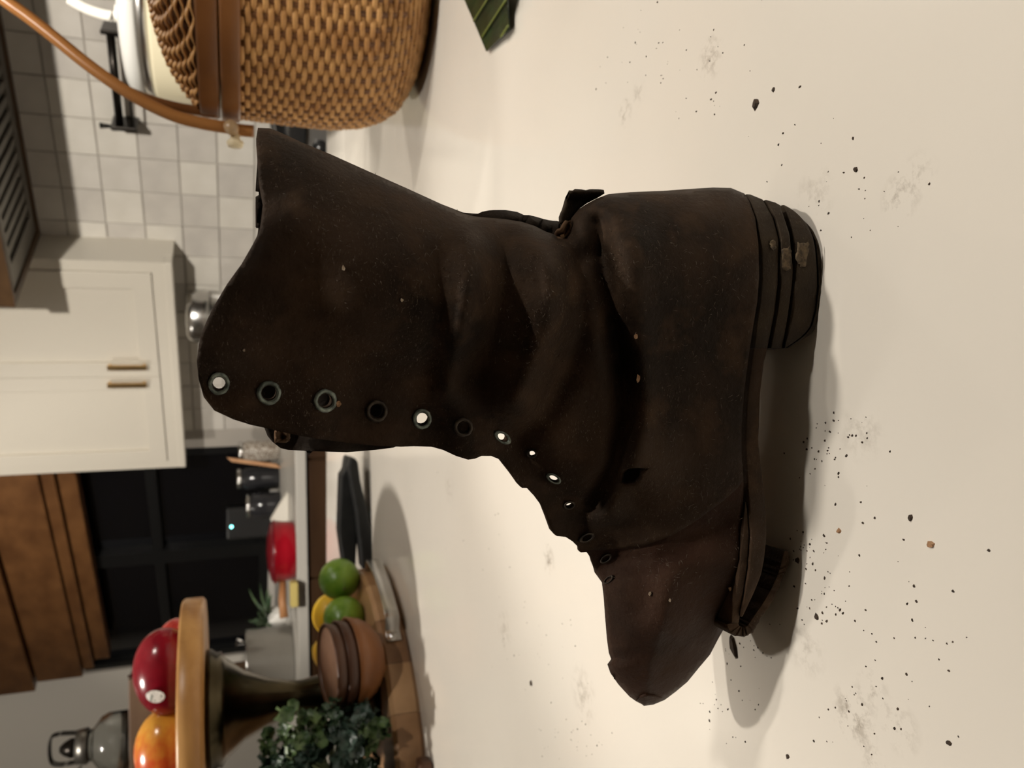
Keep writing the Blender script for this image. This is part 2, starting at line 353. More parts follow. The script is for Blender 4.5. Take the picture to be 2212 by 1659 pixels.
FOLDS = [([(1292, 480), (1302, 560), (1320, 680), (1342, 800), (1348, 900), (1330, 1000), (1285, 1085)], -.009, 25),
         ([(1370, 520), (1378, 640), (1390, 760), (1396, 870), (1380, 960), (1340, 1040), (1290, 1110)], .0035, 32),
         ([(1100, 480), (1085, 560), (1075, 640), (1055, 720), (1030, 820)], -.006, 32),
         ([(1180, 540), (1192, 610), (1182, 700), (1150, 790), (1115, 860)], .0105, 44),
         ([(1250, 560), (1250, 700), (1222, 800), (1170, 900), (1120, 950)], -.0055, 34),
         ([(1010, 500), (1012, 600), (995, 720), (965, 840)], .005, 30),
         ([(945, 560), (950, 680), (930, 800)], -.002, 30),
         ([(1225, 505), (1240, 530), (1262, 560)], -.002, 18),
         ([(1330, 1395), (1420, 1380), (1540, 1330)], .001, 40),
         ([(1300, 1215), (1420, 1215), (1560, 1130)], -.002, 22)]
def pdist(P, poly):
    d = np.full(len(P), 1e9)
    A = np.array(poly[:-1], float); B = np.array(poly[1:], float)
    for a, b in zip(A, B):
        ab = b-a; t = np.clip(((P-a)@ab)/max(ab@ab, 1e-9), 0, 1); q = a+t[:, None]*ab
        d = np.minimum(d, np.hypot(*(P-q).T))
    return d
def inside(P, poly):
    x, y = P[:, 0], P[:, 1]; c = np.zeros(len(P), bool); n = len(poly)
    for i in range(n):
        x0, y0 = poly[i]; x1, y1 = poly[(i+1) % n]
        if y0 == y1: continue
        hit = ((y0 > y) != (y1 > y)) & (x < (x1-x0)*(y-y0)/(y1-y0)+x0); c ^= hit
    return c
TP = np.array(TPTS)
def depth(P, folds=True):
    P = np.atleast_2d(np.array(P, float))
    d2 = (P[:, None, 0]-TP[None, :, 0])**2+(P[:, None, 1]-TP[None, :, 1])**2
    wgt = 1/(d2+900)**1.6; T = (wgt*TP[:, 2]).sum(1)/wgt.sum(1)
    d = np.minimum(pdist(P, CLOSED[0])/190, pdist(P, CLOSED[1])/175)
    q = np.sqrt(np.clip(1-(1-np.minimum(d, 1))**2, 0, 1))
    t = T*q
    if folds:
        for pl, amp, wd in FOLDS:
            g = pdist(P, pl); t = t+amp*np.exp(-(g/wd)**2)*np.clip(q*1.3, 0, 1)
    return t
def sheet(poly, step, holes=()):
    """triangulated sheet inside a pixel outline"""
    poly = [tuple(p) for p in poly]; dense = []
    for i, p in enumerate(poly):
        q = poly[(i+1) % len(poly)]; L = math.hypot(q[0]-p[0], q[1]-p[1]); k = max(1, int(L/step))
        dense += [(p[0]+(q[0]-p[0])*j/k, p[1]+(q[1]-p[1])*j/k) for j in range(k)]
    xs = [p[0] for p in poly]; ys = [p[1] for p in poly]
    gx = np.arange(min(xs), max(xs), step); gy = np.arange(min(ys), max(ys), step)
    G = np.array([(x+(step/2 if (j % 2) else 0), y) for j, y in enumerate(gy) for x in gx])
    keep = inside(G, poly) & (pdist(G, dense+[dense[0]]) > step*.55)
    for h in holes: keep &= ~inside(G, h) & (pdist(G, list(h)+[h[0]]) > step*.35)
    G = G[keep]
    V = [Vector(p) for p in dense]; E = [(i, (i+1) % len(dense)) for i in range(len(dense))]
    for h in holes:
        n = len(V); V += [Vector(p) for p in h]; E += [(n+i, n+(i+1) % len(h)) for i in range(len(h))]
    V += [Vector(p) for p in G]
    ov, oe, of, *_ = delaunay_2d_cdt(V, E, [], 0, 1e-4)
    P = np.array([(v.x, v.y) for v in ov]); C = np.array([P[list(f)].mean(0) for f in of])
    k = inside(C, dense)
    for h in holes: k &= ~inside(C, h)
    return P, [tuple(f) for f, kk in zip(of, k) if kk]
def face_cam(V, Fc):
    """make every face look to the camera side"""
    out = []
    for f in Fc:
        a, b, c = (V[i] for i in f[:3]); n = (b-a).cross(c-a)
        out.append(f if n.dot(CAM-a) > 0 else tuple(reversed(f)))
    return out
boot_c = on(1776, 633, TOP)
BOOT = thing('old_boot', 'worn dark brown leather ankle boot with empty brass eyelets and peeling sole', 'boot', (0.02, 0.32, TOP))
EYES = [(473, 829, 24, 25, 0), (581, 849, 27, 27, 0), (703, 866, 26, 26, 0), (814, 888, 24, 25, 0), (912, 905, 21, 23, 0), (1001, 923, 21, 21, -.4), (1086, 945, 21, 12, .6), (1149, 980, 12, 10, 0), (1196, 1034, 18, 10, .5), (1230, 1092, 13, 9, -.3), (1268, 1162, 18, 9, -.4), (1309, 1207, 15, 8, -.6), (1314, 1252, 14, 6, -.7)]
def ell(cx, cy, a, b, rot, s=1.0, n=20, jit=0):
    r = random.Random(int(cx)); out = []
    for k in range(n):
        g = 2*math.pi*k/n; x, y = a*s*math.cos(g), b*s*math.sin(g); f = 1+r.uniform(-jit, jit)
        out.append((cx+f*(x*math.cos(rot)-y*math.sin(rot)), cy+f*(x*math.sin(rot)+y*math.cos(rot))))
    return out
holes = [ell(*e, 0.58, 16) for i, e in enumerate(EYES[:10]) if i != 5]
tear = [(1338, 1022), (1346, 1013), (1362, 1012), (1378, 1011), (1403, 1012), (1388, 1022), (1384, 1036), (1372, 1046), (1350, 1049), (1338, 1044), (1337, 1032)]
P, Fc = sheet(QUARTER, 8, holes+[tear])
T = depth(P)+.0016
rng = np.random.default_rng(3)
V = [at(x, y, yb(x, y)-t) for (x, y), t in zip(P, T)]
quarter = obj('quarter', V, face_cam(V, Fc), [M_leather, M_inside], BOOT, True, solid=.0022, off=-1); quarter['label'] = 'dark cracked leather shaft side with eyelet row'
# vamp and toe
P, Fc = sheet(VAMP, 8)
V = [at(x, y, yb(x, y)-t) for (x, y), t in zip(P, depth(P))]
vamp = obj('vamp', V, face_cam(V, Fc), M_vamp, BOOT, True, solid=.002, off=-1); vamp['label'] = 'reddish brown leather toe'
def farside(P, T, edge, reach):
    # the hidden half: level with the near half at the sole, tucked behind its outline near the closed edges
    wt = np.clip(pdist(np.array(P), edge)/reach, 0, 1)**1.5; out = []
    for (x, y), t, k_ in zip(P, T, wt):
        a = at(x, y, yb(x, y)-t); a = Vector((a.x, 2*yb(x, y)-a.y, a.z)); b_ = at(x, y, yb(x, y)+t*.8); q = b_.lerp(a, float(k_)); q.z = max(q.z, TOP+.004); out.append(q)
    return out
V2 = farside(P, depth(P)*.8, VTOP, 230)
def face_away(V, Fc): return [tuple(reversed(f)) for f in face_cam(V, Fc)]
obj('vamp', V2, face_away(V2, Fc), M_vamp, BOOT, True, solid=.002, off=-1)
# far side of the shaft (its lace edge stands back from the near one)
FARB = [(557, 276), (583, 277), (606, 286), (653, 308), (716, 334), (796, 370), (875, 405), (954, 441), (1000, 459), (1022, 461), (1054, 462), (1090, 464), (1127, 470), (1155, 478), (1181, 484), (1203, 486), (1212, 489), (1217, 500), (1224, 496), (1235, 470), (1250, 452), (1268, 440), (1289, 429), (1315, 419), (1362, 415), (1434, 412), (1506, 407), (1542, 405), (1579, 406), (1608, 418)]
FARF = [(1570, 1050), (1500, 1080), (1400, 1100), (1320, 1080), (1260, 1000), (1200, 925), (1120, 870), (1020, 850), (900, 840), (760, 800), (640, 760), (560, 700), (540, 640), (545, 580)]
FARQ = FARB+SEAT+FARF+[(552, 540), (558, 492), (552, 490), (552, 424), (559, 421), (559, 412), (552, 410), (553, 392), (556, 345), (554, 300)]
P, Fc = sheet(FARQ, 11)
V = farside(P, depth(P, False), BACK+RIM[::-1], 260)
far = obj('quarter', V, face_away(V, Fc), M_inside, BOOT, True, solid=.0022, off=-1); far['label'] = 'far side of the leather shaft, mostly hidden'
# tongue and curled far lace edge peeping out in front
TON = [(548, 870), (580, 926), (586, 945), (594, 958), (606, 968), (622, 972), (680, 975), (750, 977), (810, 972), (850, 967), (868, 950), (872, 890), (860, 850), (700, 820), (560, 815)]
P, Fc = sheet(TON, 9)
V = [at(x, y, yb(x, y)-.006+.004*math.sin(x/30)) for x, y in P]
tg = obj('tongue', V, face_cam(V, Fc), M_inside, BOOT, True, solid=.003, off=-1); tg['label'] = 'black shiny leather tongue edge'
RAWP = [(592, 934), (604, 931), (625, 938), (628, 946), (612, 949), (598, 950), (592, 944)]
P, Fc = sheet(RAWP, 5)
V = [at(x, y, yb(x, y)-.011+.002*math.sin(x/4)+.001*math.cos(y/3)) for x, y in P]
obj('torn_edge', V, face_cam(V, Fc), M_rawedge, BOOT, True, solid=.002)['label'] = 'pale torn leather scrap at the top of the tongue'
# curled torn lip at the back of the ankle
LIP = [(1217, 506), (1213, 484), (1214, 472), (1221, 455), (1226, 432), (1232, 415), (1242, 408), (1256, 409), (1276, 413), (1306, 418), (1290, 428), (1268, 439), (1250, 452), (1238, 468), (1228, 490)]
P, Fc = sheet(LIP, 6)
V = [at(x, y, yb(x, y)+.004-.006*math.exp(-((y-415)/12)**2)-.004*math.exp(-((x-1216)/7)**2)) for x, y in P]
obj('torn_lip', V, face_cam(V, Fc), M_heel, BOOT, True, solid=.0018)['label'] = 'curled torn leather lip at the ankle notch'
EDG = [(1196, 506), (1206, 500), (1214, 497), (1220, 486), (1226, 478), (1234, 474), (1232, 490), (1226, 505), (1216, 514), (1206, 513)]
P, Fc = sheet(EDG, 5); tt = depth(P)
V = [at(x, y, yb(x, y)-t-.0028) for (x, y), t in zip(P, tt)]
obj('torn_edge', V, face_cam(V, Fc), M_rawedge, BOOT, True, solid=.0012)['label'] = 'frayed orange-tan leather at the notch'
# eyelets
for i, (cx, cy, a, b, rot) in enumerate(EYES):
    if i in (7, 9): s_ = 1.0
    n = 28; rings = [(1.0, .0004), (.93, -.0011), (.78, -.0016), (.64, -.0008), (.58, .0012)]; vs = []
    c0 = depth([(cx, cy)])[0]+(.0016 if i < 11 else 0)
    for s, dz in rings:
        E_ = ell(cx, cy, a, b, rot, s, n, .025)
        tt = depth(E_)+(.0016 if i < 11 else 0)
        for (x, y), t in zip(E_, tt): vs.append(at(x, y, yb(x, y)-t+dz))
    fs = [(r*n+k, r*n+(k+1) % n, (r+1)*n+(k+1) % n, (r+1)*n+k) for r in range(len(rings)-1) for k in range(n)]
    o = obj('eyelet', vs, fs, M_eyelet if i in (0, 1, 2, 4, 6, 8) else M_eyelet2, BOOT, True)
    if i == 2: o['label'] = 'greenish brass eyelet with a rust-brown flake at its edge'
# loft between two pixel curves, near edge at t in front of the middle plane, mirrored behind it
def loft(name, top, bot, half, mt, label=None, rnd=.0012, flip=False):
    vs, fs = [], []
    n = len(top)
    for (a, b, t) in zip(top, bot, half):
        a, b = Vector(a), Vector(b); m_ = (a+b)/2
        for (p, tt) in ((a, t-rnd), (a+(b-a)*.12, t), (a+(b-a)*.88, t), (b, t-rnd)):
            vs.append(at(p.x, p.y, yb(p.x, p.y)-tt))
        for (p, tt) in ((b, t-rnd), (b+(a-b)*.12, t), (b+(a-b)*.88, t), (a, t-rnd)):
            q = at(p.x, p.y, yb(p.x, p.y)-tt); vs.append(Vector((q.x, 2*yb(p.x, p.y)-q.y, q.z)))
    for i in range(n-1):
        for k in range(8): k2 = (k+1) % 8; fs.append((i*8+k, i*8+k2, (i+1)*8+k2, (i+1)*8+k))
    fs += [tuple(range(8)), tuple((n-1)*8+k for k in range(8))]
    for v in vs: v.z = max(v.z, TOP+.0004)
    o = obj(name, vs, fs, mt, BOOT, True, bevel=.0006)
    if label: o['label'] = label
    return o
def curve(tab, ys): t = sorted((y, x) for x, y in tab); return np.interp(ys, [a for a, _ in t], [b for _, b in t])
L0 = [(1610, 418), (1620, 434), (1633, 470), (1640, 525), (1643, 597), (1639, 651), (1631, 705), (1626, 752)]
L1 = [(1618, 418), (1650, 431), (1672, 470), (1684, 517), (1683, 561), (1682, 615), (1676, 669), (1669, 705), (1660, 752)]
L2 = [(1655, 431), (1687, 440), (1698, 474), (1709, 507), (1712, 543), (1716, 582), (1714, 615), (1709, 651), (1703, 695), (1692, 752)]
L3 = [(1692, 441), (1711, 451), (1726, 463), (1744, 483), (1756, 507), (1762, 532), (1766, 582), (1767, 620), (1762, 669), (1752, 705), (1738, 724), (1716, 740), (1698, 752)]
L4 = [(1727, 463), (1746, 483), (1760, 507), (1768, 532), (1775, 575), (1777, 633), (1773, 669), (1764, 705), (1750, 724), (1724, 740), (1702, 752)]
def hw(y, y0): return .0312*math.sqrt(max(0, 1-(1-min((y-y0)/150, 1))**2))
wob = random.Random(5)
for nm, a, b, y0, gap, dt, lab in (('heel_lift', L0, L1, 420, (1, 2), 0, 'top leather heel lift below the upper'), ('heel_lift', L1, L2, 432, (3, 3), .0006, 'thin heel lift with pale worn patch'), ('heel_lift', L2, L3, 443, (3, 1.5), .0012, 'thick heel lift with tan worn patch'), ('heel_cap', L3, L4, 466, (1, 0), .0008, 'thin worn bottom layer of the heel')):
    ys = np.concatenate([np.linspace(y0, y0+60, 12), np.linspace(y0+70, 752, 22)])
    xa, xb = curve(a, ys)+gap[0], curve(b, ys)-gap[1]; xb = np.maximum(xb, xa+1.0)
    loft(nm, [(x, y) for x, y in zip(xa, ys)], [(x, y) for x, y in zip(xb, ys)], [hw(y, 414 if y0 < 440 else y0-8)+dt+wob.uniform(-.0003, .0003) for y in ys], M_heel, lab, .0008)
# sole and welt
SB = [(1658, 756), (1651, 778), (1642, 850), (1640, 922), (1638, 954), (1644, 1008), (1651, 1063), (1655, 1117), (1656, 1160), (1651, 1207), (1644, 1243), (1629, 1280), (1615, 1309), (1604, 1332)]
ST = [(1630, 720), (1622, 778), (1613, 850), (1608, 922), (1608, 980), (1612, 1040), (1614, 1081), (1618, 1117), (1621, 1160), (1618, 1207), (1614, 1243), (1608, 1280), (1603, 1309), (1600, 1332)]
def shw(y): return float(np.interp(y, [700, 760, 850, 950, 1050, 1160, 1250, 1340, 1375], [.031, .029, .027, .029, .035, .0385, .038, .034, .030]))
ys = np.linspace(735, 1332, 40)
loft('outsole', [(x, y) for x, y in zip(curve(ST, ys), ys)], [(x, y) for x, y in zip(curve(SB, ys), ys)], [shw(y)+wob.uniform(-.0004, .0004) for y in ys], M_sole, 'thin worn leather sole edge')
WT = [(1609, 1085), (1606, 1117), (1604, 1150), (1600, 1185), (1597, 1218), (1592, 1258), (1585, 1302), (1579, 1345)]
WB = [(1612, 1085), (1616, 1117), (1619, 1160), (1616, 1207), (1612, 1243), (1606, 1280), (1601, 1309), (1596, 1345)]
ys = np.linspace(1085, 1345, 24)
loft('welt', [(x, y) for x, y in zip(curve(WT, ys), ys)], [(x, y) for x, y in zip(curve(WB, ys), ys)], [shw(y)-.0015+wob.uniform(-.0004, .0004) for y in ys], M_sole, 'frayed brown welt strip beside the toe')
FO = [(1577, 1343), (1569, 1352), (1576, 1366), (1593, 1375), (1611, 1374), (1626, 1365), (1637, 1348), (1647, 1330), (1665, 1305), (1680, 1276), (1691, 1247), (1699, 1230), (1706, 1216), (1704, 1190)]
FI = [(1596, 1340), (1595, 1346), (1597, 1351), (1602, 1354), (1608, 1354), (1613, 1350), (1620, 1341), (1629, 1328), (1646, 1303), (1662, 1276), (1675, 1250), (1680, 1236), (1684, 1222), (1694, 1189)]
k = len(FO)
fo = spline([(x, y, 0) for x, y in FO], 52); fi = spline([(x, y, 0) for x, y in FI], 52)
fo = [(p.x+wob.uniform(-1.2, 1.2), p.y+wob.uniform(-1.2, 1.2)) for p in fo]; fi = [(p.x, p.y) for p in fi]
loft('peeling_sole', fo, fi, [np.interp(i, [0, 12, 30, 52], [.030, .030, .031, .0315])+wob.uniform(-.0006, .0006) for i in range(53)], M_sole, 'split outsole folded back under the toe', .0009)
# crack at the toe tip and small flecks stuck on the leather
cr = [(1378, 1508), (1384, 1503), (1394, 1502), (1404, 1503), (1416, 1505)]

P, Fc = sheet([(1374, 1514), (1384, 1505), (1394, 1502), (1416, 1504), (1430, 1508), (1412, 1522), (1391, 1525), (1386, 1521)], 4)
V = [at(x, y, yb(x, y)-t-.0016) for (x, y), t in zip(P, depth(P))]
obj('torn_edge', V, face_cam(V, Fc), M_vamp, BOOT, True, solid=.0014)['label'] = 'cracked leather edge at the toe tip'
def fleck(px, py, r, mt, seed, extra=.0016, lab=None):
    rr = random.Random(seed); t = depth([(px, py)])[0]+extra; k = 7
    Pp = [(px+r*rr.uniform(.6, 1.2)*math.cos(2*math.pi*j/k)*rr.uniform(.6, 1), py+r*rr.uniform(.6, 1.4)*math.sin(2*math.pi*j/k)) for j in range(k)]
    vs = [at(x, y, yb(x, y)-t) for x, y in Pp]+[at(x, y, yb(x, y)-t-.0009-rr.uniform(0, .0004)) for x, y in Pp]
    fs = [tuple(range(k, 2*k))]+[(i, (i+1) % k, k+(i+1) % k, k+i) for i in range(k)]
    o = obj('fleck', vs, fs, mt, BOOT, False)
    if lab: o['label'] = lab
    return o
M_tan = mat('tan_flake', (0.26, 0.13, 0.06), .8, c2=(0.4, 0.24, 0.13), scale=900)
M_dustf = mat('pale_dust', (0.45, 0.36, 0.26), .9)
fleck(742, 580, 6, M_dustf, 1); fleck(868, 648, 4, M_dustf, 2); fleck(1374, 728, 6, M_tan, 3); fleck(1379, 818, 8, M_tan, 4); fleck(527, 756, 3, M_dustf, 5); fleck(731, 873, 7, M_tan, 6); fleck(1447, 1298, 4, M_dustf, 7, .0004); fleck(1404, 1282, 5, M_dustf, 8, .0004); fleck(1577, 1272, 5, M_tan, 9, .001); fleck(1215, 512, 7, M_tan, 10)
M_patch = mat('worn_tan_patch', (0.045, 0.031, 0.018), .9, c2=(0.16, 0.112, 0.06), scale=420, detail=5, bump=.0005, bscale=900)
def patch(pts, name='worn_patch', d=.0006, mt=None, st=5):
    rr = random.Random(int(pts[0][0])); q = []
    for i, a in enumerate(pts):
        b_ = pts[(i+1) % len(pts)]
        q += [(a[0]+(b_[0]-a[0])*k/4+rr.uniform(-2.2, 2.2), a[1]+(b_[1]-a[1])*k/4+rr.uniform(-2.2, 2.2)) for k in range(4)]
    P, Fc = sheet(q, st); V = [at(x, y, yb(x, y)-hw(y, 414)-.0004-d) for x, y in P]
    return obj(name, V, face_cam(V, Fc), mt or M_patch, BOOT, True, solid=.0004)
patch([(1664, 520), (1671, 518), (1677, 526), (1676, 540), (1668, 538)]); patch([(1690, 540), (1704, 532), (1710, 548), (1709, 580), (1696, 586), (1688, 566)]); patch([(1722, 523), (1746, 523), (1748, 545), (1741, 578), (1730, 576), (1720, 560)], d=.0012)
# fibres: short pale hairs all over the worn leather (too many to count, one piece)
hv, hf = [], []
hr = random.Random(11)
cl = [(1500, 560, 110), (1500, 640, 130), (880, 480, 140), (1000, 560, 120), (1450, 900, 140), (1480, 1060, 70), (1430, 1230, 80), (1200, 660, 120), (700, 430, 150), (1620, 1180, 40), (620, 860, 130), (1180, 720, 90), (850, 640, 200), (1540, 800, 150), (1350, 560, 100)]
cand = []
while len(cand) < 1100:
    cx, cy, s = hr.choice(cl); cand.append((hr.gauss(cx, s*.55), hr.gauss(cy, s*.55)))
cand = np.array(cand); ok_ = (inside(cand, QUARTER) | inside(cand, VAMP)); cand = cand[ok_]; ct = depth(cand)
for (x, y), t in zip(cand, ct):
    L_, g, wd = hr.uniform(3, 11), hr.uniform(0, math.pi), hr.uniform(.25, .5); dx, dy = math.cos(g)*L_, math.sin(g)*L_; bx_, by_ = -math.sin(g)*wd, math.cos(g)*wd
    n = len(hv); lift = hr.uniform(.0004, .0012)
    for (ax, ay, e) in ((-dx/2+bx_, -dy/2+by_, .0021), (-dx/2-bx_, -dy/2-by_, .0021), (0-bx_, 0-by_, .0021+lift), (0+bx_, by_, .0021+lift), (dx/2-bx_*.3, dy/2-by_*.3, .0023), (dx/2+bx_*.3, dy/2+by_*.3, .0023)):
        hv.append(at(x+ax+(hr.uniform(-1, 1) if ax == 0 else 0), y+ay, yb(x, y)-t-e))
    hf += [(n, n+1, n+2, n+3), (n+3, n+2, n+4, n+5)]
hairs = obj('scuff_fibres', hv, hf, mat('pale_fibre', (0.085, 0.062, 0.043), .9), BOOT, False, solid=.00005); hairs['kind'] = 'stuff'

# ------------------------------------------------------------------ crumbs on the worktop
M_crumb = mat('crumb', (0.025, 0.017, 0.012), .9, c2=(0.07, 0.045, 0.028), scale=400)
def chip(cx, cy, r, h, seed, z=TOP, el=1.0):
    rr = random.Random(seed); k = 7; vs = []; g0 = rr.uniform(0, 6)
    for ring, s in ((0, 1), (1, .7)):
        for j in range(k):
            a = 2*math.pi*j/k; f = rr.uniform(.6, 1.15)*s; x, y = r*f*math.cos(a)*el, r*f*math.sin(a)
            vs.append((cx+x*math.cos(g0)-y*math.sin(g0), cy+x*math.sin(g0)+y*math.cos(g0), z+ring*h*rr.uniform(.7, 1)))
    fs = [tuple(range(k, 2*k)), tuple(reversed(range(k)))]+[(i, (i+1) % k, k+(i+1) % k, k+i) for i in range(k)]
    return vs, fs
big = [(1634, 225, .0024, 'largest dark leather crumb on the worktop right of the heel'), (1671, 194, .0011, 'small dark crumb beside the largest one'), (1849, 367, .0013, 'dark crumb between the heel and two dirt smears'), (1148, 1476, .0022, 'brown sliver on the worktop behind the toe'), (1968, 1119, .0014, 'round black crumb on the open worktop in front of the sole'), (2011, 1177, .0016, 'reddish brown flake on the open worktop in front of the sole'), (1723, 1211, .0014, 'black crumb beside the tip of the peeling sole'), (1813, 1147, .0013, 'reddish crumb near the shadow edge in front of the sole'), (1765, 1333, .0015, 'olive flake at the shadow edge near the toe'), (1585, 1395, .0028, 'thin dark splinter in the shadow under the toe'), (1702, 1634, .0012, 'dark crumb by the frame edge left of the toe shadow'), (2050, 1605, .0011, 'dark crumb at the near left of the worktop')]
for i, (x, y, r, lab) in enumerate(big):
    p = on(x, y, TOP); o = obj('leather_crumb', *chip(p.x, p.y, r, r*.7, 40+i, el=2.6 if 'splinter' in lab else 1.35), M_crumb if 'red' not in lab else M_tan, None, False, loc=(p.x, p.y, TOP)); tag(o, lab, 'crumb', 'leather crumbs on the worktop')
parts = []
cr_ = random.Random(21)
zones = [(1480, 120, 120, 34), (1680, 250, 180, 14), (1740, 1190, 50, 30), (1770, 990, 60, 22), (1830, 930, 50, 18), (1600, 1400, 70, 24), (1560, 1540, 60, 24), (1900, 1200, 170, 26), (1880, 1540, 130, 34), (2000, 1380, 130, 18), (1150, 1400, 120, 30), (1230, 1600, 60, 28), (1850, 420, 100, 20), (1050, 1150, 140, 20), (1780, 1300, 50, 30), (1350, 130, 90, 12)]
for cx, cy, s, n in zones:
    for _ in range(n):
        x, y = cr_.gauss(cx, s*.6), cr_.gauss(cy, s*.6); p = on(x, y, TOP); r = cr_.choice([.0002, .0003, .0003, .0004, .0005, .0006]); parts.append(chip(p.x, p.y, r, r*.8, cr_.random(), el=cr_.uniform(1, 1.7)))
cs = obj('leather_crumbs', *join(*parts), M_crumb, None, False); cs['kind'] = 'stuff'; tag(cs, 'fine dark leather crumbs scattered over the pale worktop', 'crumbs')

# ================================================================== wicker basket with lid
M_cane = mat('cane_weaver', (0.40, 0.19, 0.06), .42, 0, .4, (0.62, 0.34, 0.125), 30, 4)
M_stake = mat('cane_stake', (0.16, 0.065, 0.02), .5)
M_rimw = wood('rim_wood', (0.13, 0.048, 0.014), (0.24, 0.1, 0.032), .32, 0, 6, 5)
M_handw = wood('handle_wood', (0.24, 0.095, 0.026), (0.42, 0.19, 0.06), .3, 2, 6, 5)
BY = 1.07; bxc = at(750, -100, BY).x; RX, RY = .232, .17
BK = thing('lidded_basket', 'round lidded wicker basket with dark wooden rim and tall hoop handle', 'basket', (bxc, BY, TOP))
def bprof(h): return float(np.interp(h, [0, .006, .015, .03, .05, .08, .12, .18, .24], [.56, .66, .76, .865, .93, .98, 1.0, .995, .985]))
NS = 76
def bpoint(a, h, off=0.0, k=None):
    k = bprof(h) if k is None else k; n = Vector((math.cos(a)/RX, math.sin(a)/RY, 0)).normalized()
    return Vector((bxc+RX*k*math.cos(a), BY+RY*k*math.sin(a), TOP+h))+n*off
def ribbon(ptfn, height, thick, steps):
    vs, fs = [], []
    for j in range(steps):
        p, n, v = ptfn(2*math.pi*j/steps, j)
        for a, b in ((.5, -.62), (.5, .62), (0, 1), (-.5, .62), (-.5, -.62), (0, -1)): vs.append(p+n*(thick*a)+v*(height*.5*b))
    for j in range(steps):
        j2 = (j+1) % steps
        for k in range(6): k2 = (k+1) % 6; fs.append((j*6+k, j*6+k2, j2*6+k2, j2*6+k))
    return vs, fs
rows = 36; hs = [.006+i*(.228/(rows-1)) for i in range(rows)]
for i, h in enumerate(hs):
    rr = random.Random(i)
    jit = [rr.uniform(-.0008, .0008) for _ in range(NS)]
    def fn(a, j, h=h, i=i):
        ph = a/(2*math.pi)*NS; s = math.cos(math.pi*(ph+i)); amp = .0013*max(-1, min(1, s*2.6))
        n = Vector((math.cos(a)/RX, math.sin(a)/RY, 0)).normalized()
        return bpoint(a, h+jit[int(ph) % NS]*.6, amp+jit[int(ph) % NS]*.5), n, Vector((0, 0, 1))
    obj('weaver', *ribbon(fn, .0066, .0022, NS*6), M_cane, BK)
for j in range(NS):
    a = 2*math.pi*j/NS; vs, fs = [], []
    H = np.linspace(.002, .236, 16)
    d = Vector((-math.sin(a)*RX, math.cos(a)*RY, 0)).normalized()*.0034
    for h in H: vs += [bpoint(a, h)+d*bprof(h), bpoint(a, h)-d*bprof(h)]
    fs = [(2*i, 2*i+1, 2*i+3, 2*i+2) for i in range(15)]
    obj('stake', vs, fs, M_stake, BK, solid=.0012, off=0)
obj('base', *lathe((bxc, BY, TOP), [(0, .004), (.56, .004), (.57, .002), (.555, 0), (0, 0)], 64, RX, RY), M_stake, BK)
obj('liner', *lathe((bxc, BY, TOP), [(bprof(h)-.03, h) for h in np.linspace(.006, .238, 14)], 64, RX, RY), M_stake, BK)
def band(h0, h1, k, th): return lathe((bxc, BY, TOP), [(k-.05, h0), (k+th*.8, h0), (k+th, h0+.003), (k+th, h1-.003), (k+th*.8, h1), (k-.05, h1)], 96, RX, RY)
obj('basket_rim', *band(.2355, .2585, .985, .028), M_rimw, BK)
lid = obj('lid', *lathe((bxc, BY, TOP), [(.97, .2605), (.92, .280), (.80, .305), (.6, .326), (.35, .338), (0, .342)], 64, RX, RY), M_stake, BK); lid['label'] = 'woven domed lid'
obj('lid_rim', *band(.2600, .2840, .978, .024), M_rimw, lid)
LP = [(.955, .287), (.925, .2915), (.89, .298), (.855, .304), (.815, .310), (.775, .3155), (.73, .3205), (.68, .325), (.63, .329), (.57, .333), (.51, .3365), (.44, .339), (.36, .342), (.27, .344), (.17, .346)]
for i, (k, h) in enumerate(LP):
    def fn(a, j, k=k, h=h, i=i):
        ph = a/(2*math.pi)*NS; s = math.cos(math.pi*(ph+i)); up_ = Vector((math.cos(a)*RY*(1-(1-k)*.9)*.5, math.sin(a)*RX*.5*(1-(1-k)*.9), .6)).normalized()
        n = Vector((math.cos(a), math.sin(a), 0)); v = n.cross(up_).cross(up_).normalized()
        return bpoint(a, h, 0, k)+up_*(.0022*s), up_, v
    obj('weaver', *ribbon(fn, .0075, .003, NS*4), M_cane, lid)
HP = [(548, 284), (520, 281), (480, 274), (430, 265), (370, 248), (300, 214), (240, 176), (180, 132), (120, 83), (60, 36), (10, 0), (-30, -38), (-52, -75)]
hp = [at(x, y, BY-.005) for x, y in HP]; top_ = Vector((bxc, BY-.005, hp[-1].z+.008))
full = spline(hp+[top_]+[Vector((2*bxc-p.x, p.y, p.z)) for p in reversed(hp)], 120)
hd = obj('handle', *tube(full, [.0085]*121, 12, (.9, 1.0), up=(0, 1, 0)), M_handw, BK); hd['label'] = 'tall bent wooden hoop handle'
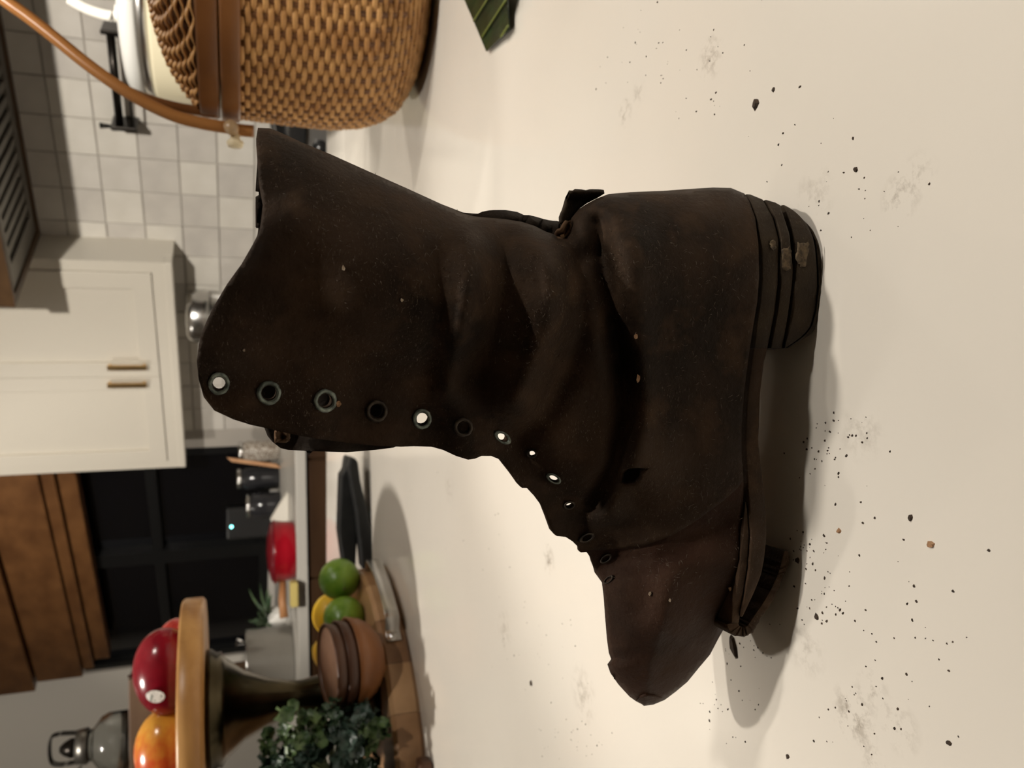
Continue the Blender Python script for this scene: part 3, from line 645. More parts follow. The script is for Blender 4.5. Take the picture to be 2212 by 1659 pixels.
for mir in (0, 1):
    q = [at(x, y, BY+.012) for x, y in [(215, 160), (260, 188), (310, 210), (370, 228), (430, 240), (470, 246)]]
    if mir: q = [Vector((2*bxc-p.x, p.y, p.z)) for p in q]
    obj('handle_strap', *tube(spline(q, 20), .0058, 10), M_rimw, BK)
    kp = at(508, 297, BY-.005); kx = kp.x if not mir else 2*bxc-kp.x; sg = 1 if not mir else -1
    obj('knob', *lathe((kx, kp.y, kp.z), [(0, -.012), (.009, -.012), (.0105, -.006), (.006, -.002), (.006, .006), (.0, .006)], 20, axis=(sg, 0, 0)), mat('ivory', (0.72, 0.62, 0.42), .35), BK)
    kp = at(500, 276, BY-.014); kx = kp.x if not mir else 2*bxc-kp.x
    obj('hinge_pin', *lathe((kx, kp.y, kp.z), [(0, -.012), (.008, -.012), (.009, 0), (.008, .008), (0, .008)], 18, axis=(0, -1, .2)), mat('bone', (0.4, 0.27, 0.15), .3), BK)

# striped leaf lying at the edge of the picture
M_leaf = mat('striped_leaf', (0.006, 0.018, 0.007), .35, c2=(0.014, 0.036, 0.012), scale=60)
M_vein = mat('leaf_vein', (0.14, 0.17, 0.03), .45)
lc = on(1060, 0, TOP)
LF = thing('striped_leaf', 'dark green pleated leaf with yellow veins lying in front of the basket', 'leaf', (lc.x, lc.y, TOP))
LPX = [(975, -60), (1003, 0), (1028, 58), (1050, 111), (1078, 84), (1099, 66), (1096, 0), (1094, -60)]
P, Fc = sheet(LPX, 5)
def leafz(x, y):
    s = (x*.84+y*.54)/17.0; return TOP+.004+.0022*abs((s % 2)-1)+.012*max(0, (60-y)/120)
V = [on(x, y, leafz(x, y)) for x, y in P]
obj('blade', V, face_cam(V, Fc), M_leaf, LF, False, solid=.0012)
for s in (52.0, 54.0, 56.0, 58.0, 60):
    q = []
    for y in np.linspace(-55, 110, 34):
        x = (s*17-y*.54)/.84
        if inside(np.array([[x, y]]), LPX)[0]: q.append(on(x, y, leafz(x, y)+.0012))
    if len(q) > 3: obj('vein', *tube(q, .0011, 6), M_vein, LF)

# ================================================================== round board with fruit, bowls, cake stand
M_board = wood('acacia', (0.20, 0.10, 0.042), (0.42, 0.25, 0.12), .4, 0, 10, 6)
M_steel = mat('steel', (0.55, 0.54, 0.52), .22, 1.0)
bpts = [(845, 1235), (861, 1302), (880, 1403), (907, 1500), (918, 1600), (925, 1659)]
Pb = np.array([(on(x, y, TOP).x, on(x, y, TOP).y) for x, y in bpts])
A = np.c_[2*Pb, np.ones(len(Pb))]; sol = np.linalg.lstsq(A, (Pb**2).sum(1), rcond=None)[0]; br = math.sqrt(sol[2]+sol[0]**2+sol[1]**2)
br = .33; cands = []
best = min(((sum((math.hypot(x-a, y-b)-br)**2 for x, y in Pb), a, b) for a in np.linspace(-.9, -.4, 101) for b in np.linspace(1.1, 1.7, 121)))
bcx, bcy = best[1], best[2]; BT = .044; BZ = TOP+BT
BD = thing('round_board', 'thick round acacia serving board with a steel side handle', 'board', (bcx, bcy, TOP))
# staves: the board is glued up from strips
nst = 9
for i in range(nst):
    x0, x1 = -br+2*br*i/nst, -br+2*br*(i+1)/nst
    def cut(rad): return [(x, math.sqrt(max(0, rad*rad-x*x))) for x in np.linspace(x0+.0003, x1-.0003, 10)]
    vs = []
    for z, rad in ((0, br-.006), (.006, br), (BT-.006, br), (BT, br-.006)):
        up_ = cut(rad); lo_ = [(x, -y) for x, y in reversed(up_)]
        ang = math.radians(28); vs += [Vector((bcx+x*math.cos(ang)-y*math.sin(ang), bcy+x*math.sin(ang)+y*math.cos(ang), TOP+z)) for x, y in up_+lo_]
    fs = [tuple(reversed(range(20))), tuple(60+k for k in range(20))]+[(r*20+k, r*20+(k+1) % 20, (r+1)*20+(k+1) % 20, (r+1)*20+k) for r in range(3) for k in range(20)]
    obj('stave', vs, fs, wood('acacia_%d' % (i % 4), *[((0.17, 0.085, 0.036), (0.36, 0.2, 0.095)), ((0.25, 0.135, 0.06), (0.45, 0.27, 0.135)), ((0.13, 0.062, 0.027), (0.27, 0.145, 0.068)), ((0.3, 0.165, 0.078), (0.46, 0.28, 0.145))][i % 4], .4, 0, 10, 6), BD, False)
def bang(px, py): p = on(px, py, TOP); return math.atan2(p.y-bcy, p.x-bcx)
a1, a2 = bang(838, 1212)+.18, bang(880, 1403)
hpts = []
for s in np.linspace(0, 1, 26):
    a = a1+(a2-a1)*s; off = .001+.02*min(1, min(s, 1-s)/.13)**.8 if .08 < s < .92 else .002
    hpts.append((a, off))
vs, fs = [], []
for a, off in hpts:
    for dz in (.012, .034):
        for th in (0, .003): vs.append(Vector((bcx+(br+off+th)*math.cos(a), bcy+(br+off+th)*math.sin(a), TOP+dz)))
for i in range(25):
    for q in ((0, 1, 3, 2),):
        b_, c_ = i*4, (i+1)*4
        fs += [(b_, c_, c_+1, b_+1), (b_+2, b_+3, c_+3, c_+2), (b_+1, c_+1, c_+3, b_+3), (b_, b_+2, c_+2, c_)]
fs += [(0, 1, 3, 2), (100, 102, 103, 101)]
hb = obj('handle', vs, fs, M_steel, BD, True, bevel=.0008); hb['label'] = 'flat steel strap handle'
for s in (.04, .96):
    a = a1+(a2-a1)*s; n = Vector((math.cos(a), math.sin(a), 0)); obj('screw', *lathe(Vector((bcx, bcy, TOP+.023))+n*(br+.004), [(0, .0025), (.003, .0025), (.0065, .001), (.007, 0), (0, 0)], 16, axis=n), M_steel, hb)

M_lime = mat('lime_skin', (0.07, 0.17, 0.012), .32, 0, .5, (0.2, 0.33, 0.03), 18, 3, bump=.0006, bscale=220)
M_lemon = mat('lemon_skin', (0.72, 0.42, 0.015), .38, 0, .5, (0.85, 0.56, 0.04), 18, 3, bump=.0007, bscale=220)
def citrus(name, px, py, Y, r, mt, label, grp, tip=(0, -1, .2), el=1.06):
    c = at(px, py, Y); z0 = BZ+r*.97; c = Vector((c.x, c.y, z0)); tip = Vector(tip).normalized()
    t = thing(name, label, 'fruit', (c.x, c.y, z0-r), grp)
    def fn(u, p):
        d = u.dot(tip); return p*(1+(el-1)*abs(d)**3+.14*max(0, abs(d)-.955)*10*.5)
    obj('peel', *ico(c, (r, r, r), 5, fn), mt, t)
    obj('stem_scar', *lathe(c+tip*(r*(el+.035)), [(0, .0015), (.0025, .001), (.004, -.002), (0, -.002)], 12, axis=tip), mat('stem_scar', (0.08, 0.09, 0.02), .7), t)
citrus('lime', 728, 1251, 1.42, .0355, M_lime, 'lighter green lime at the right end of the round board', 'limes', (-.25, -1, -.1))
citrus('lime', 738, 1333, 1.37, .0345, M_lime, 'darker green lime touching the wooden bowls', 'limes', (.1, -1, .35))
citrus('lemon', 700, 1330, 1.53, .037, M_lemon, 'lemon half hidden behind the darker lime', 'lemons', (1, -.2, .1), 1.14)
citrus('lemon', 695, 1414, 1.50, .037, M_lemon, 'lemon tucked behind the bowls and cake stand foot', 'lemons', (.3, .3, 1), 1.1)

# nested wooden bowls
bc = at(716, 1431, 1.19); bx0, by0 = bc.x, 1.19
for i, (dz, lab, cols) in enumerate(((.0, 'bottom bowl of the nested wooden bowls, warm orange brown', ((0.13, 0.045, 0.013), (0.22, 0.085, 0.026))), (.016, 'middle bowl of the nested wooden bowls', ((0.035, 0.014, 0.008), (0.075, 0.03, 0.014))), (.032, 'top bowl of the nested wooden bowls, pale inside', ((0.04, 0.016, 0.008), (0.09, 0.038, 0.018))))):
    z = BZ+dz; t = thing('wooden_bowl', lab, 'bowl', (bx0, by0, z), 'nested wooden bowls')
    pr_ = [(0, 0), (.030, 0), (.034, .003), (.047, .014), (.055, .028), (.059, .045), (.0575, .0465), (.0545, .045), (.051, .030), (.043, .018), (.030, .009), (0, .006)]
    pr_ = [(r*(1.1, 1.06, 1.02)[i], h) for r, h in pr_]
    obj('bowl_body', *lathe((bx0, by0, z), pr_, 48), wood('walnut_%d' % i, *cols, .38, 0, 8, 6), t)
    if i == 2: obj('bowl_inside', *lathe((bx0, by0, z+.0006), [(0, .0065), (.0306, .0095), (.0439, .0185), (.0520, .0305), (.0546, .042)], 48), mat('pale_bowl_inside', (0.36, 0.2, 0.13), .6, c2=(0.45, 0.27, 0.18), scale=40), t)
    tl = .15; t.location = Vector((bx0, by0, BZ+.0065))+Vector((0, -math.sin(tl)*dz, math.cos(tl)*dz)); t.rotation_euler.x = tl

# cake stand
SY = 1.30; sx0 = at(600, 1512, SY).x
def zat(px, Y): return CAM.z-Y*math.tan(PITCH+math.atan((px-1106)/F))-.012
ST_ = thing('cake_stand', 'cake stand with thick wooden plate on a flared bronze pedestal', 'cake stand', (sx0, SY, BZ))
pz = TOP+.297; PR_ = .17
M_plate = wood('mango_wood', (0.30, 0.13, 0.035), (0.56, 0.31, 0.11), .36, 0, 16, 5)
obj('plate', *lathe((sx0, SY, pz), [(0, 0), (PR_-.004, 0), (PR_, .004), (PR_, .029), (PR_-.004, .033), (PR_-.010, .033), (PR_-.014, .010), (0, .008)], 72), M_plate, ST_)
M_bronze = mat('bronze', (0.035, 0.028, 0.016), .26, 1.0, c2=(0.065, 0.053, 0.03), scale=20)
prof = [(.089, pz-.001-BZ), (.090, pz-.008-BZ), (.083, pz-.016-BZ), (.084, pz-.022-BZ), (.074, pz-.028-BZ), (.052, .198), (.037, .165), (.028, .132), (.0255, .112), (.030, .082), (.042, .045), (.062, .022), (.083, .010), (.092, .005), (.092, 0)]
obj('pedestal', *lathe((sx0, SY, BZ), prof, 64), M_bronze, ST_)
# fruit on the plate
ptop = pz+.009
def mango(px, Y, r, cols, label, grp=None, sticker=False, stem=False, lean=0):
    c = at(340, px, Y); c = Vector((c.x, Y, ptop+r[2]*.985))
    t = thing('mango', label, 'fruit', (c.x, c.y, ptop), 'mangoes on the cake stand')
    m_, N, L, b = new_mat('mango_skin'); tc = N.new('ShaderNodeTexCoord'); n = N.new('ShaderNodeTexNoise'); n.inputs['Scale'].default_value = 9; n.inputs['Detail'].default_value = 5
    sp = N.new('ShaderNodeSeparateXYZ'); L.new(tc.outputs['Generated'], sp.inputs[0]); ad = N.new('ShaderNodeMath'); ad.operation = 'MULTIPLY_ADD'; ad.inputs[1].default_value = .5; L.new(n.outputs[0], ad.inputs[0]); L.new(tc.outputs['Generated'], n.inputs[0])
    mm = N.new('ShaderNodeMath'); mm.operation = 'MULTIPLY'; mm.inputs[1].default_value = .75; L.new(sp.outputs['X'], mm.inputs[0]); L.new(mm.outputs[0], ad.inputs[2])
    rp = N.new('ShaderNodeValToRGB'); rp.color_ramp.elements[0].color = (*cols[0], 1); rp.color_ramp.elements[1].color = (*cols[2], 1); e = rp.color_ramp.elements.new(.62); e.color = (*cols[1], 1); rp.color_ramp.elements[0].position = .3; rp.color_ramp.elements[2].position = .95
    L.new(ad.outputs[0], rp.inputs[0]); L.new(rp.outputs[0], b.inputs['Base Color']); b.inputs['Roughness'].default_value = .2
    obj('skin', *ico(c, r, 5, lambda u, p: p*(1+.05*u.x*u.z-.03*u.y*u.y)), m_, t)
    if stem: obj('stem', *tube([c+Vector((0, 0, r[2]*.97)), c+Vector((-.001, 0, r[2]+.006))], [.0025, .002], 8), mat('stem_brown', (0.05, 0.025, 0.012), .8), t)
    if sticker:
        d = Vector((-.38, -.86, .22)).normalized(); s_ = d.cross(Vector((0, 0, 1))).normalized(); u_ = s_.cross(d); vs = []
        for j in range(24):
            g = 2*math.pi*j/24; q = d+s_*(.2*math.cos(g))+u_*(.27*math.sin(g)); q.normalize()
            k_ = 1/math.sqrt((q.x/r[0])**2+(q.y/r[1])**2+(q.z/r[2])**2); vs.append(c+q*(k_+.0022))
        o = obj('sticker', vs, [tuple(range(24))], mat('paper_sticker', (0.75, 0.74, 0.7), .5, c2=(0.25, 0.27, 0.24), scale=220, lo=.55, hi=.62), t, False, solid=.0004); o['label'] = 'small white printed sticker'
RED = ((0.12, 0.0015, 0.008), (0.18, 0.003, 0.012), (0.28, 0.008, 0.02)); ORG = ((0.42, 0.035, 0.012), (0.55, 0.09, 0.02), (0.72, 0.36, 0.05)); PNK = ((0.5, 0.03, 0.03), (0.55, 0.04, 0.035), (0.6, 0.06, 0.05)); TANC = ((0.3, 0.11, 0.02), (0.42, 0.17, 0.04), (0.5, 0.22, 0.06))
mango(1452, 1.265, (.063, .046, .045), RED, 'dark red glossy mango with a white sticker on the cake stand', sticker=True, stem=True)
mango(1626, 1.265, (.062, .046, .045), ORG, 'orange and yellow mango at the left of the cake stand')
mango(1398, 1.372, (.042, .042, .0335), PNK, 'bright red fruit peeping out behind the dark red mango')
mango(1512, 1.378, (.048, .042, .034), TANC, 'tan orange mango half hidden behind the dark red one')

# kale bunch
kc = at(650, 1682, 1.13)
KL = thing('kale_bunch', 'bunch of curly dark green kale in front of the cake stand', 'vegetable', (kc.x, 1.13, BZ))
M_kale = [mat('kale_%d' % i, c, .42, 0, .45, c2, 55, 3, bump=.0006, bscale=300) for i, (c, c2) in enumerate([((0.008, 0.024, 0.011), (0.045, 0.085, 0.045)), ((0.016, 0.045, 0.014), (0.11, 0.17, 0.06)), ((0.006, 0.018, 0.011), (0.05, 0.085, 0.065))])]
kr = random.Random(4)
KO = Vector((kc.x, 1.13, BZ+.085))
def curl(c, n, r, rr):
    # one cupped, wavy lobe of a curly leaf margin
    n = n.normalized(); s_ = n.cross(Vector((.3, .5, .8))).normalized(); t_ = n.cross(s_); k = 14; vs = [c]; p1, p2 = rr.uniform(0, 6), rr.uniform(0, 6)
    for ring, f in ((1, .5), (2, .85), (3, 1.05)):
        for q in range(k):
            g = 2*math.pi*q/k; wv = math.sin(3*g+p1)*.30+math.sin(5*g+p2)*.26
            vs.append(c+(s_*math.cos(g)+t_*math.sin(g))*(r*f*(1+.12*math.sin(4*g+p2)))+n*(r*(f**2)*(.35+wv*(1 if ring > 1 else .4))))
    fs = [(0, 1+q, 1+(q+1) % k) for q in range(k)]
    for ring in (0, 1): fs += [(1+ring*k+q, 1+(ring+1)*k+q, 1+(ring+1)*k+(q+1) % k, 1+ring*k+(q+1) % k) for q in range(k)]
    return vs, fs
for i in range(46):
    a = kr.uniform(0, 2*math.pi); el = kr.uniform(-.9, 1.45); L_ = kr.uniform(.045, .075)
    d = Vector((math.cos(a)*math.cos(el), math.sin(a)*math.cos(el), math.sin(el))); org = KO+Vector((d.x*.05, d.y*.035, d.z*.036))
    s_ = d.cross(Vector((kr.uniform(-1, 1), kr.uniform(-1, 1), kr.uniform(-.3, 1)))).normalized(); n_ = s_.cross(d).normalized()
    lobes = []
    for q in range(22):
        u = kr.uniform(.1, 1); sd = kr.choice((-1, 1))*kr.uniform(.3, 1); c = org+d*(L_*u)+s_*(sd*.026*math.sin(math.pi*(.2+.7*u)))+n_*kr.uniform(-.009, .009)
        c.z = max(c.z, BZ+.016); lobes.append(curl(c, (d*.5+n_*kr.uniform(-1, 1)+s_*sd*.8+Vector((0, -.2, .3))), kr.uniform(.0055, .0115), kr))
    V_, F_ = join(*lobes)
    for p in V_: p.z = max(p.z, BZ+.002)
    lf = obj('leaf', V_, F_, M_kale[i % 3], KL, True)
    st = [KO*(1-u)+(org+d*(L_*.75))*u-n_*(.01*u*u) for u in np.linspace(0, 1, 8)]
    for p in st: p.z = max(p.z, BZ+.004)
    obj('rib', *tube(st, [.0024-.0015*j/7 for j in range(8)], 6), mat('kale_rib', (0.16, 0.2, 0.1), .5), lf)
obj('stem', *tube([KO+Vector((0, .0, 0)), KO+Vector((-.03, .02, -.05)), KO+Vector((-.06, .03, -.068))], [.012, .011, .010], 12), mat('kale_rib', (0.16, 0.2, 0.1), .5), KL)

# dark block at the lower corner of the board
q = on(938, 1668, TOP)
tag(obj('wooden_block', *abox(q.x-.05, q.x+.012, q.y-.0, q.y+.03, TOP, TOP+.02), wood('dark_block', (0.05, 0.022, 0.012), (0.1, 0.045, 0.024), .4), None, False, bevel=.005, loc=(q.x-.02, q.y+.015, TOP)), 'small dark brown wooden block in front of the round board', 'block')

# black hinged case lying behind the boot
M_blk = mat('black_rubber', (0.008, 0.0085, 0.0085), .5, 0, .25, c2=(0.014, 0.0145, 0.014), scale=30, bump=.0002, bscale=300)
CS = thing('black_case', 'black tapered hinged case lying open behind the boot', 'case', on(800, 1130, TOP))
def slab(name, pts, ynear, thick, bevel=.004):
    poly = [at(x, y, ynear) for x, y in pts]; obj(name, *prism(poly, (0, thick, 0)), M_blk, CS, False, bevel=bevel)
yc_ = on(804, 1180, TOP).y
slab('lower_half', [(757, 988), (768, 990), (774, 1000), (779, 1040), (805, 1150), (806, 1170), (804, 1232), (783, 1232), (770, 1110), (752, 1010)], yc_, .05)
slab('upper_half', [(748, 988), (756, 985), (755, 1008), (768, 1100), (772, 1150), (768, 1232), (742, 1222), (732, 1150), (736, 1028), (744, 1016)], yc_+.03, .05)

# ================================================================== tiled wall: cabinet, hood, rail, range
M_cab = mat('cabinet_paint', (0.60, 0.56, 0.48), .42)
M_cabin = mat('cabinet_shadow_gap', (0.2, 0.18, 0.15), .6)
M_gold = mat('brushed_brass', (0.62, 0.42, 0.2), .28, 1.0)
DC_ = 0.19; CB = WH(376, 517)[1]; CT = CB+1.02; tL = WH(405, 1008, DC_)[0]
CAB = thing('wall_cabinet', 'cream painted shaker wall cabinet with two doors and brass pulls', 'cabinet', wp(tL/2, CB, 0.001))
wobj('carcass', CAB, M_cab, 0, tL, CB+.03, CT, .0005, DC_-.021)
wobj('light_rail', CAB, M_cab, 0, tL, CB, CB+.03, DC_-.06, DC_+.004, bevel=.004)
wobj('light_rail', CAB, M_cab, 0, .02, CB, CB+.03, .0005, DC_-.06)
wobj('face_frame', CAB, M_cab, 0, tL, CB+.03, CB+.075, DC_-.021, DC_); wobj('face_frame', CAB, M_cab, 0, .045, CB+.075, CT, DC_-.021, DC_); wobj('face_frame', CAB, M_cab, tL-.045, tL, CB+.075, CT, DC_-.021, DC_)
tmid = WH(275, 812, DC_)[0]
for a, b, hx in ((.048, tmid-.0015, WH(272, 791, DC_+.02)[0]), (tmid+.0015, tL-.048, WH(278, 829, DC_+.02)[0])):
    h0 = CB+.078; st = .072
    d = wobj('door', CAB, M_cab, a+st-.005, b-st+.005, h0+st-.005, CT-.01, DC_-.012, DC_-.006); d['label'] = 'recessed shaker door panel'
    wobj('stile', d, M_cab, a, a+st, h0, CT, DC_-.012, DC_+.008, bevel=.002); wobj('stile', d, M_cab, b-st, b, h0, CT, DC_-.012, DC_+.008, bevel=.002)
    wobj('rail', d, M_cab, a+st, b-st, h0, h0+st, DC_-.012, DC_+.008, bevel=.002)
    hA, hB = WH(232, hx*0+(791 if a < .1 else 829), DC_+.02)[1], WH(317, (791 if a < .1 else 829), DC_+.02)[1]
    hA, hB = max(hA, hB), min(hA, hB)
    obj('pull', *join(wbox(hx-.0115, hx+.0115, hB, hA, DC_+.026, DC_+.036), wbox(hx-.005, hx+.005, hB+.004, hB+.014, DC_+.008, DC_+.03), wbox(hx-.005, hx+.005, hA-.014, hA-.004, DC_+.008, DC_+.03)), M_gold, d, False, bevel=.002)

# range hood with baffle filters
M_hood = mat('hood_steel', (0.24, 0.225, 0.2), .4, .7); M_dark = mat('hood_dark', (0.012, 0.011, 0.01), .6); M_trimw = wood('hood_trim', (0.05, 0.026, 0.011), (0.085, 0.046, 0.02), .45, 0)
HB = WH(90, 512)[1]; HD = .52; t0h, t1h = -1.35, -.003
HO = thing('range_hood', 'range hood with slotted steel baffles and wooden bottom trim', 'range hood', wp((t0h+t1h)/2, HB, .01))
wobj('body', HO, wood('hood_body', (0.14, 0.065, 0.024), (0.22, 0.11, 0.042), .45, 2), t0h, t1h, HB+.05, CT+.02, .009, HD-.02)
for a, b, c, d_ in ((t0h, t1h, .009, .035), (t0h, t1h, HD-.03, HD), (t0h, t0h+.03, .035, HD-.03), (t1h-.03, t1h, .035, HD-.03)):
    wobj('trim', HO, M_trimw, a, b, HB, HB+.06, c, d_)
wobj('filter_tray', HO, M_dark, t0h+.03, t1h-.03, HB+.03, HB+.045, .035, HD-.03)
wobj('filter_frame', HO, M_hood, t0h+.03, t1h-.03, HB+.008, HB+.02, .035, .085); wobj('filter_frame', HO, M_hood, t0h+.03, t1h-.03, HB+.008, HB+.02, HD-.085, HD-.03); wobj('filter_frame', HO, M_hood, t1h-.115, t1h-.03, HB+.008, HB+.02, .085, HD-.085)
tb = t1h-.14
while tb > t0h+.06:
    wobj('baffle', HO, M_hood, tb-.028, tb, HB+.01, HB+.022, .08, HD-.08, bevel=.004); tb -= .05

# dark metal rail on the tiles
M_iron = mat('dark_iron', (0.018, 0.015, 0.012), .3, .8)
rn = .085; ra, rb = WH(256, 68, rn), WH(258, 272, rn); rh = (ra[1]+rb[1])/2
RL = thing('towel_rail', 'dark metal towel rail fixed to the tiled wall behind the basket', 'rail', wp((ra[0]+rb[0])/2, rh, .008))
for t_ in (ra[0], rb[0]):
    wobj('end_plate', RL, M_iron, t_-.008, t_+.008, rh-.045, rh+.04, .008, rn+.03, bevel=.004)
obj('bar', *tube([wp(ra[0], rh+.012, rn), wp(rb[0], rh+.012, rn)], .014, 16), M_iron, RL); obj('bar', *tube([wp(ra[0], rh-.032, rn+.015), wp(rb[0], rh-.032, rn+.015)], .004, 10), M_iron, RL)
obj('finial', *tube([wp(rb[0], rh+.04, rn+.01), wp(rb[0], rh+.075, rn+.01)], [.006, .011], 12), M_iron, RL)

# cooking range below the hood
M_range = mat('range_steel', (0.42, 0.41, 0.39), .35, .9); M_cook = mat('range_black', (0.012, 0.012, 0.012), .25)
RD = .62; hR = zat(628, 2.45)
RG = thing('cooking_range', 'steel cooking range with black cooktop and knobs, mostly hidden', 'range', wp(-.65, 0, .01))
wobj('body', RG, M_range, -1.05, -.28, 0, hR-.055, .012, RD, bevel=.004)
wobj('cooktop', RG, M_cook, -1.05, -.28, hR-.055, hR, .012, RD+.02, bevel=.006)
for k in range(5):
    t_ = -.98+k*.14; obj('knob', *lathe(wp(t_, hR-.10, RD), [(.022, 0), (.024, .004), (.02, .008), (.018, .03), (.016, .034), (0, .034)], 24, axis=NRM), M_cook, RG)
for k in range(4):
    t_ = -.95+k*.19; obj('grate', *join(wbox(t_, t_+.012, hR+.0005, hR+.03, .08, RD-.05), wbox(t_+.08, t_+.092, hR+.0005, hR+.03, .08, RD-.05), wbox(t_, t_+.092, hR+.012, hR+.03, .3, .315)), M_cook, RG, False, bevel=.003)
wobj('oven_handle', RG, M_steel, -1.0, -.33, hR-.19, hR-.165, RD+.03, RD+.055, bevel=.008)
for t_ in (-.98, -.36): wobj('handle_post', RG, M_steel, t_, t_+.02, hR-.187, hR-.168, RD, RD+.032)

# steel canister under the cabinet
cn = WH(425, 683, .16); cr0 = (WH(425, 750, .16)[0]-WH(425, 620, .16)[0])*.36
BC = TOP+.04
CN = thing('steel_canister', 'polished steel canister with rounded lid under the wall cabinet', 'canister', wp(cn[0], BC, .16))
ct = WH(402, 683, .16)[1]-BC
obj('body', *lathe(wp(cn[0], BC, .16), [(cr0*.9, 0), (cr0*.94, .004), (cr0*.94, ct-.10), (cr0*.9, ct-.096)], 40), M_steel, CN)
obj('lid', *lathe(wp(cn[0], BC, .16), [(cr0*.9, ct-.095), (cr0, ct-.088), (cr0*1.02, ct-.07), (cr0*1.02, ct-.03), (cr0*.97, ct-.012), (cr0*.8, ct-.002), (0, ct)], 40), M_steel, CN)

# cream pot with lid behind the basket
PT_Y = 1.62; ptx = at(380, 0, PT_Y).x-0.0
M_cream = mat('cream_enamel', (0.40, 0.365, 0.26), .25); M_wh = mat('white_plastic', (0.6, 0.58, 0.52), .3)
PT = thing('cream_pot', 'cream enamel pot with steel band and white lid behind the basket', 'pot', (ptx, PT_Y, TOP))
zc = zat(333, PT_Y)-TOP; zs = zat(308, PT_Y)-TOP; zl = zat(270, PT_Y)-TOP
prad = ptx-at(380, 214, PT_Y).x; prad = abs(prad)
obj('pot_body', *lathe((ptx, PT_Y, TOP), [(prad*.9, 0), (prad*.95, .01), (prad, .05), (prad, zc-.006), (prad*.985, zc), (0, zc)], 64), M_cream, PT)
obj('band', *lathe((ptx, PT_Y, TOP), [(prad*.93, zc), (prad*.95, zc+.002), (prad*.95, zs-.002), (prad*.93, zs)], 64), M_steel, PT)
obj('lid', *lathe((ptx, PT_Y, TOP), [(prad*.94, zs), (prad*.955, zs+.004), (prad*.94, zl-.01), (prad*.86, zl), (0, zl+.004)], 64), mat('frosted_lid', (0.42, 0.42, 0.40), .25), PT)
hh_ = [at(x, y, PT_Y-.05) for x, y in [(275, 34), (262, 36), (240, 35), (215, 29), (190, 20), (168, 9), (150, -2)]]
obj('handle', *tube(spline(hh_, 24), [.0095]*25, 12), M_wh, PT)
obj('handle_foot', *lathe(Vector((hh_[0].x+.005, hh_[0].y, TOP+zl-.006)), [(.022, 0), (.02, .012), (.01, .018), (0, .018)], 24), M_wh, PT)

# ================================================================== back counter and window side
fa, fb = on(643, 960, BC), on(643, 1659, BC)
yF = (fa.y+fb.y)/2
M_bc = mat('back_counter', (0.42, 0.40, 0.36), .35)
wl, wr = wp(T_END, 0, .012), wp(-.2, 0, .012)
rfront = wp(-.262, 0, RD)
polyc = [Vector((rfront.x, max(rfront.y, 0), BC-.04)), Vector((fa.x+.25, yF, BC-.04)), Vector((-2.6, yF, BC-.04)), Vector((-2.6, wl.y-.02, BC-.04)), Vector((wl.x, wl.y-.02, BC-.04)), Vector((wp(-.262, 0, .012).x, wp(-.262, 0, .012).y, BC-.04))]
tag(obj('back_countertop', *prism(polyc, (0, 0, .04)), M_bc, None, False, bevel=.004), 'white stone counter along the window wall', 'countertop')
M_brown = wood('walnut_cabinet', (0.026, 0.012, 0.005), (0.05, 0.025, 0.011), .6, 0); M_brown.node_tree.nodes['Principled BSDF'].inputs['Specular IOR Level'].default_value = .08
BCB = thing('base_cabinet', 'dark brown wooden base cabinet under the white window counter', 'cabinet', (-1.2, yF+.3, 0))
obj('carcass', *abox(-2.55, fa.x+.2, yF+.045, yF+.6, .1, BC-.0405), M_brown, BCB, False)
x = -2.5
while x < fa.x+.1:
    obj('drawer_front', *abox(x, x+.44, yF+.022, yF+.044, BC-.22, BC-.05), M_brown, BCB, False, bevel=.004); obj('door', *abox(x, x+.44, yF+.022, yF+.044, .12, BC-.228), M_brown, BCB, False, bevel=.004); x += .447
# wooden cornice above the window
M_corn = wood('cherry_wood', (0.085, 0.034, 0.0105), (0.15, 0.066, 0.022), .42, 0, 8, 7)
nC = .14
hb3 = WH(236, 1430, nC-.02)[1]; hb2 = WH(205, 1455, nC)[1]; hb1 = WH(72, 1478, nC+.03)[1]
te = WH(150, 1470, nC)[0]; ts = tL+.005
CO = thing('window_cornice', 'wide cherry wood cornice with stepped mouldings above the dark window', 'cornice', wp((te+ts)/2, hb3, .01))
def cboard(t1, h0, h1, n1, lab=None):
    o = wobj('moulding', CO, M_corn, ts, t1, h0, h1, .012, n1, bevel=.006)
cboard(te-.10, hb3, hb2+.002, nC-.05); cboard(te-.06, hb2+.004, hb2+.06, nC-.02); cboard(te-.02, hb2+.064, hb1-.01, nC); cboard(te+.02, hb1, hb1+.25, nC+.03)

# pots and jars on the back counter
def base(px, py, Z=BC): return on(px, py, Z)
b = base(633, 1424); R_ = 66*b.y*1.06/F
SP = thing('stockpot', 'tall brushed steel pot at the left end of the window counter', 'pot', b)
hp_ = zat(514, b.y)-BC
obj('pot_body', *lathe(b, [(R_*.95, 0), (R_, .006), (R_, hp_-.004), (R_*1.03, hp_), (R_*.99, hp_), (R_*.985, hp_-.01), (R_*.97, .01), (0, .008)], 56), mat('brushed_steel', (0.4, 0.39, 0.37), .2, 1.0), SP)
obj('lid_clip', *tube([b+Vector((R_*.8, -.06, hp_+.002)), b+Vector((R_*.9, -.05, hp_+.03)), b+Vector((R_*.7, -.04, hp_+.035)), b+Vector((R_*.75, -.03, hp_+.002))], .005, 8), M_steel, SP)
b = base(636, 1188); R_ = 61*b.y*1.05/F
RP = thing('red_pot', 'red enamel saucepan standing in front of the dark window', 'pot', b)
M_red = mat('red_enamel', (0.3, 0.004, 0.012), .22, c2=(0.36, 0.006, 0.016), scale=10)
hq = zat(578, b.y)-BC
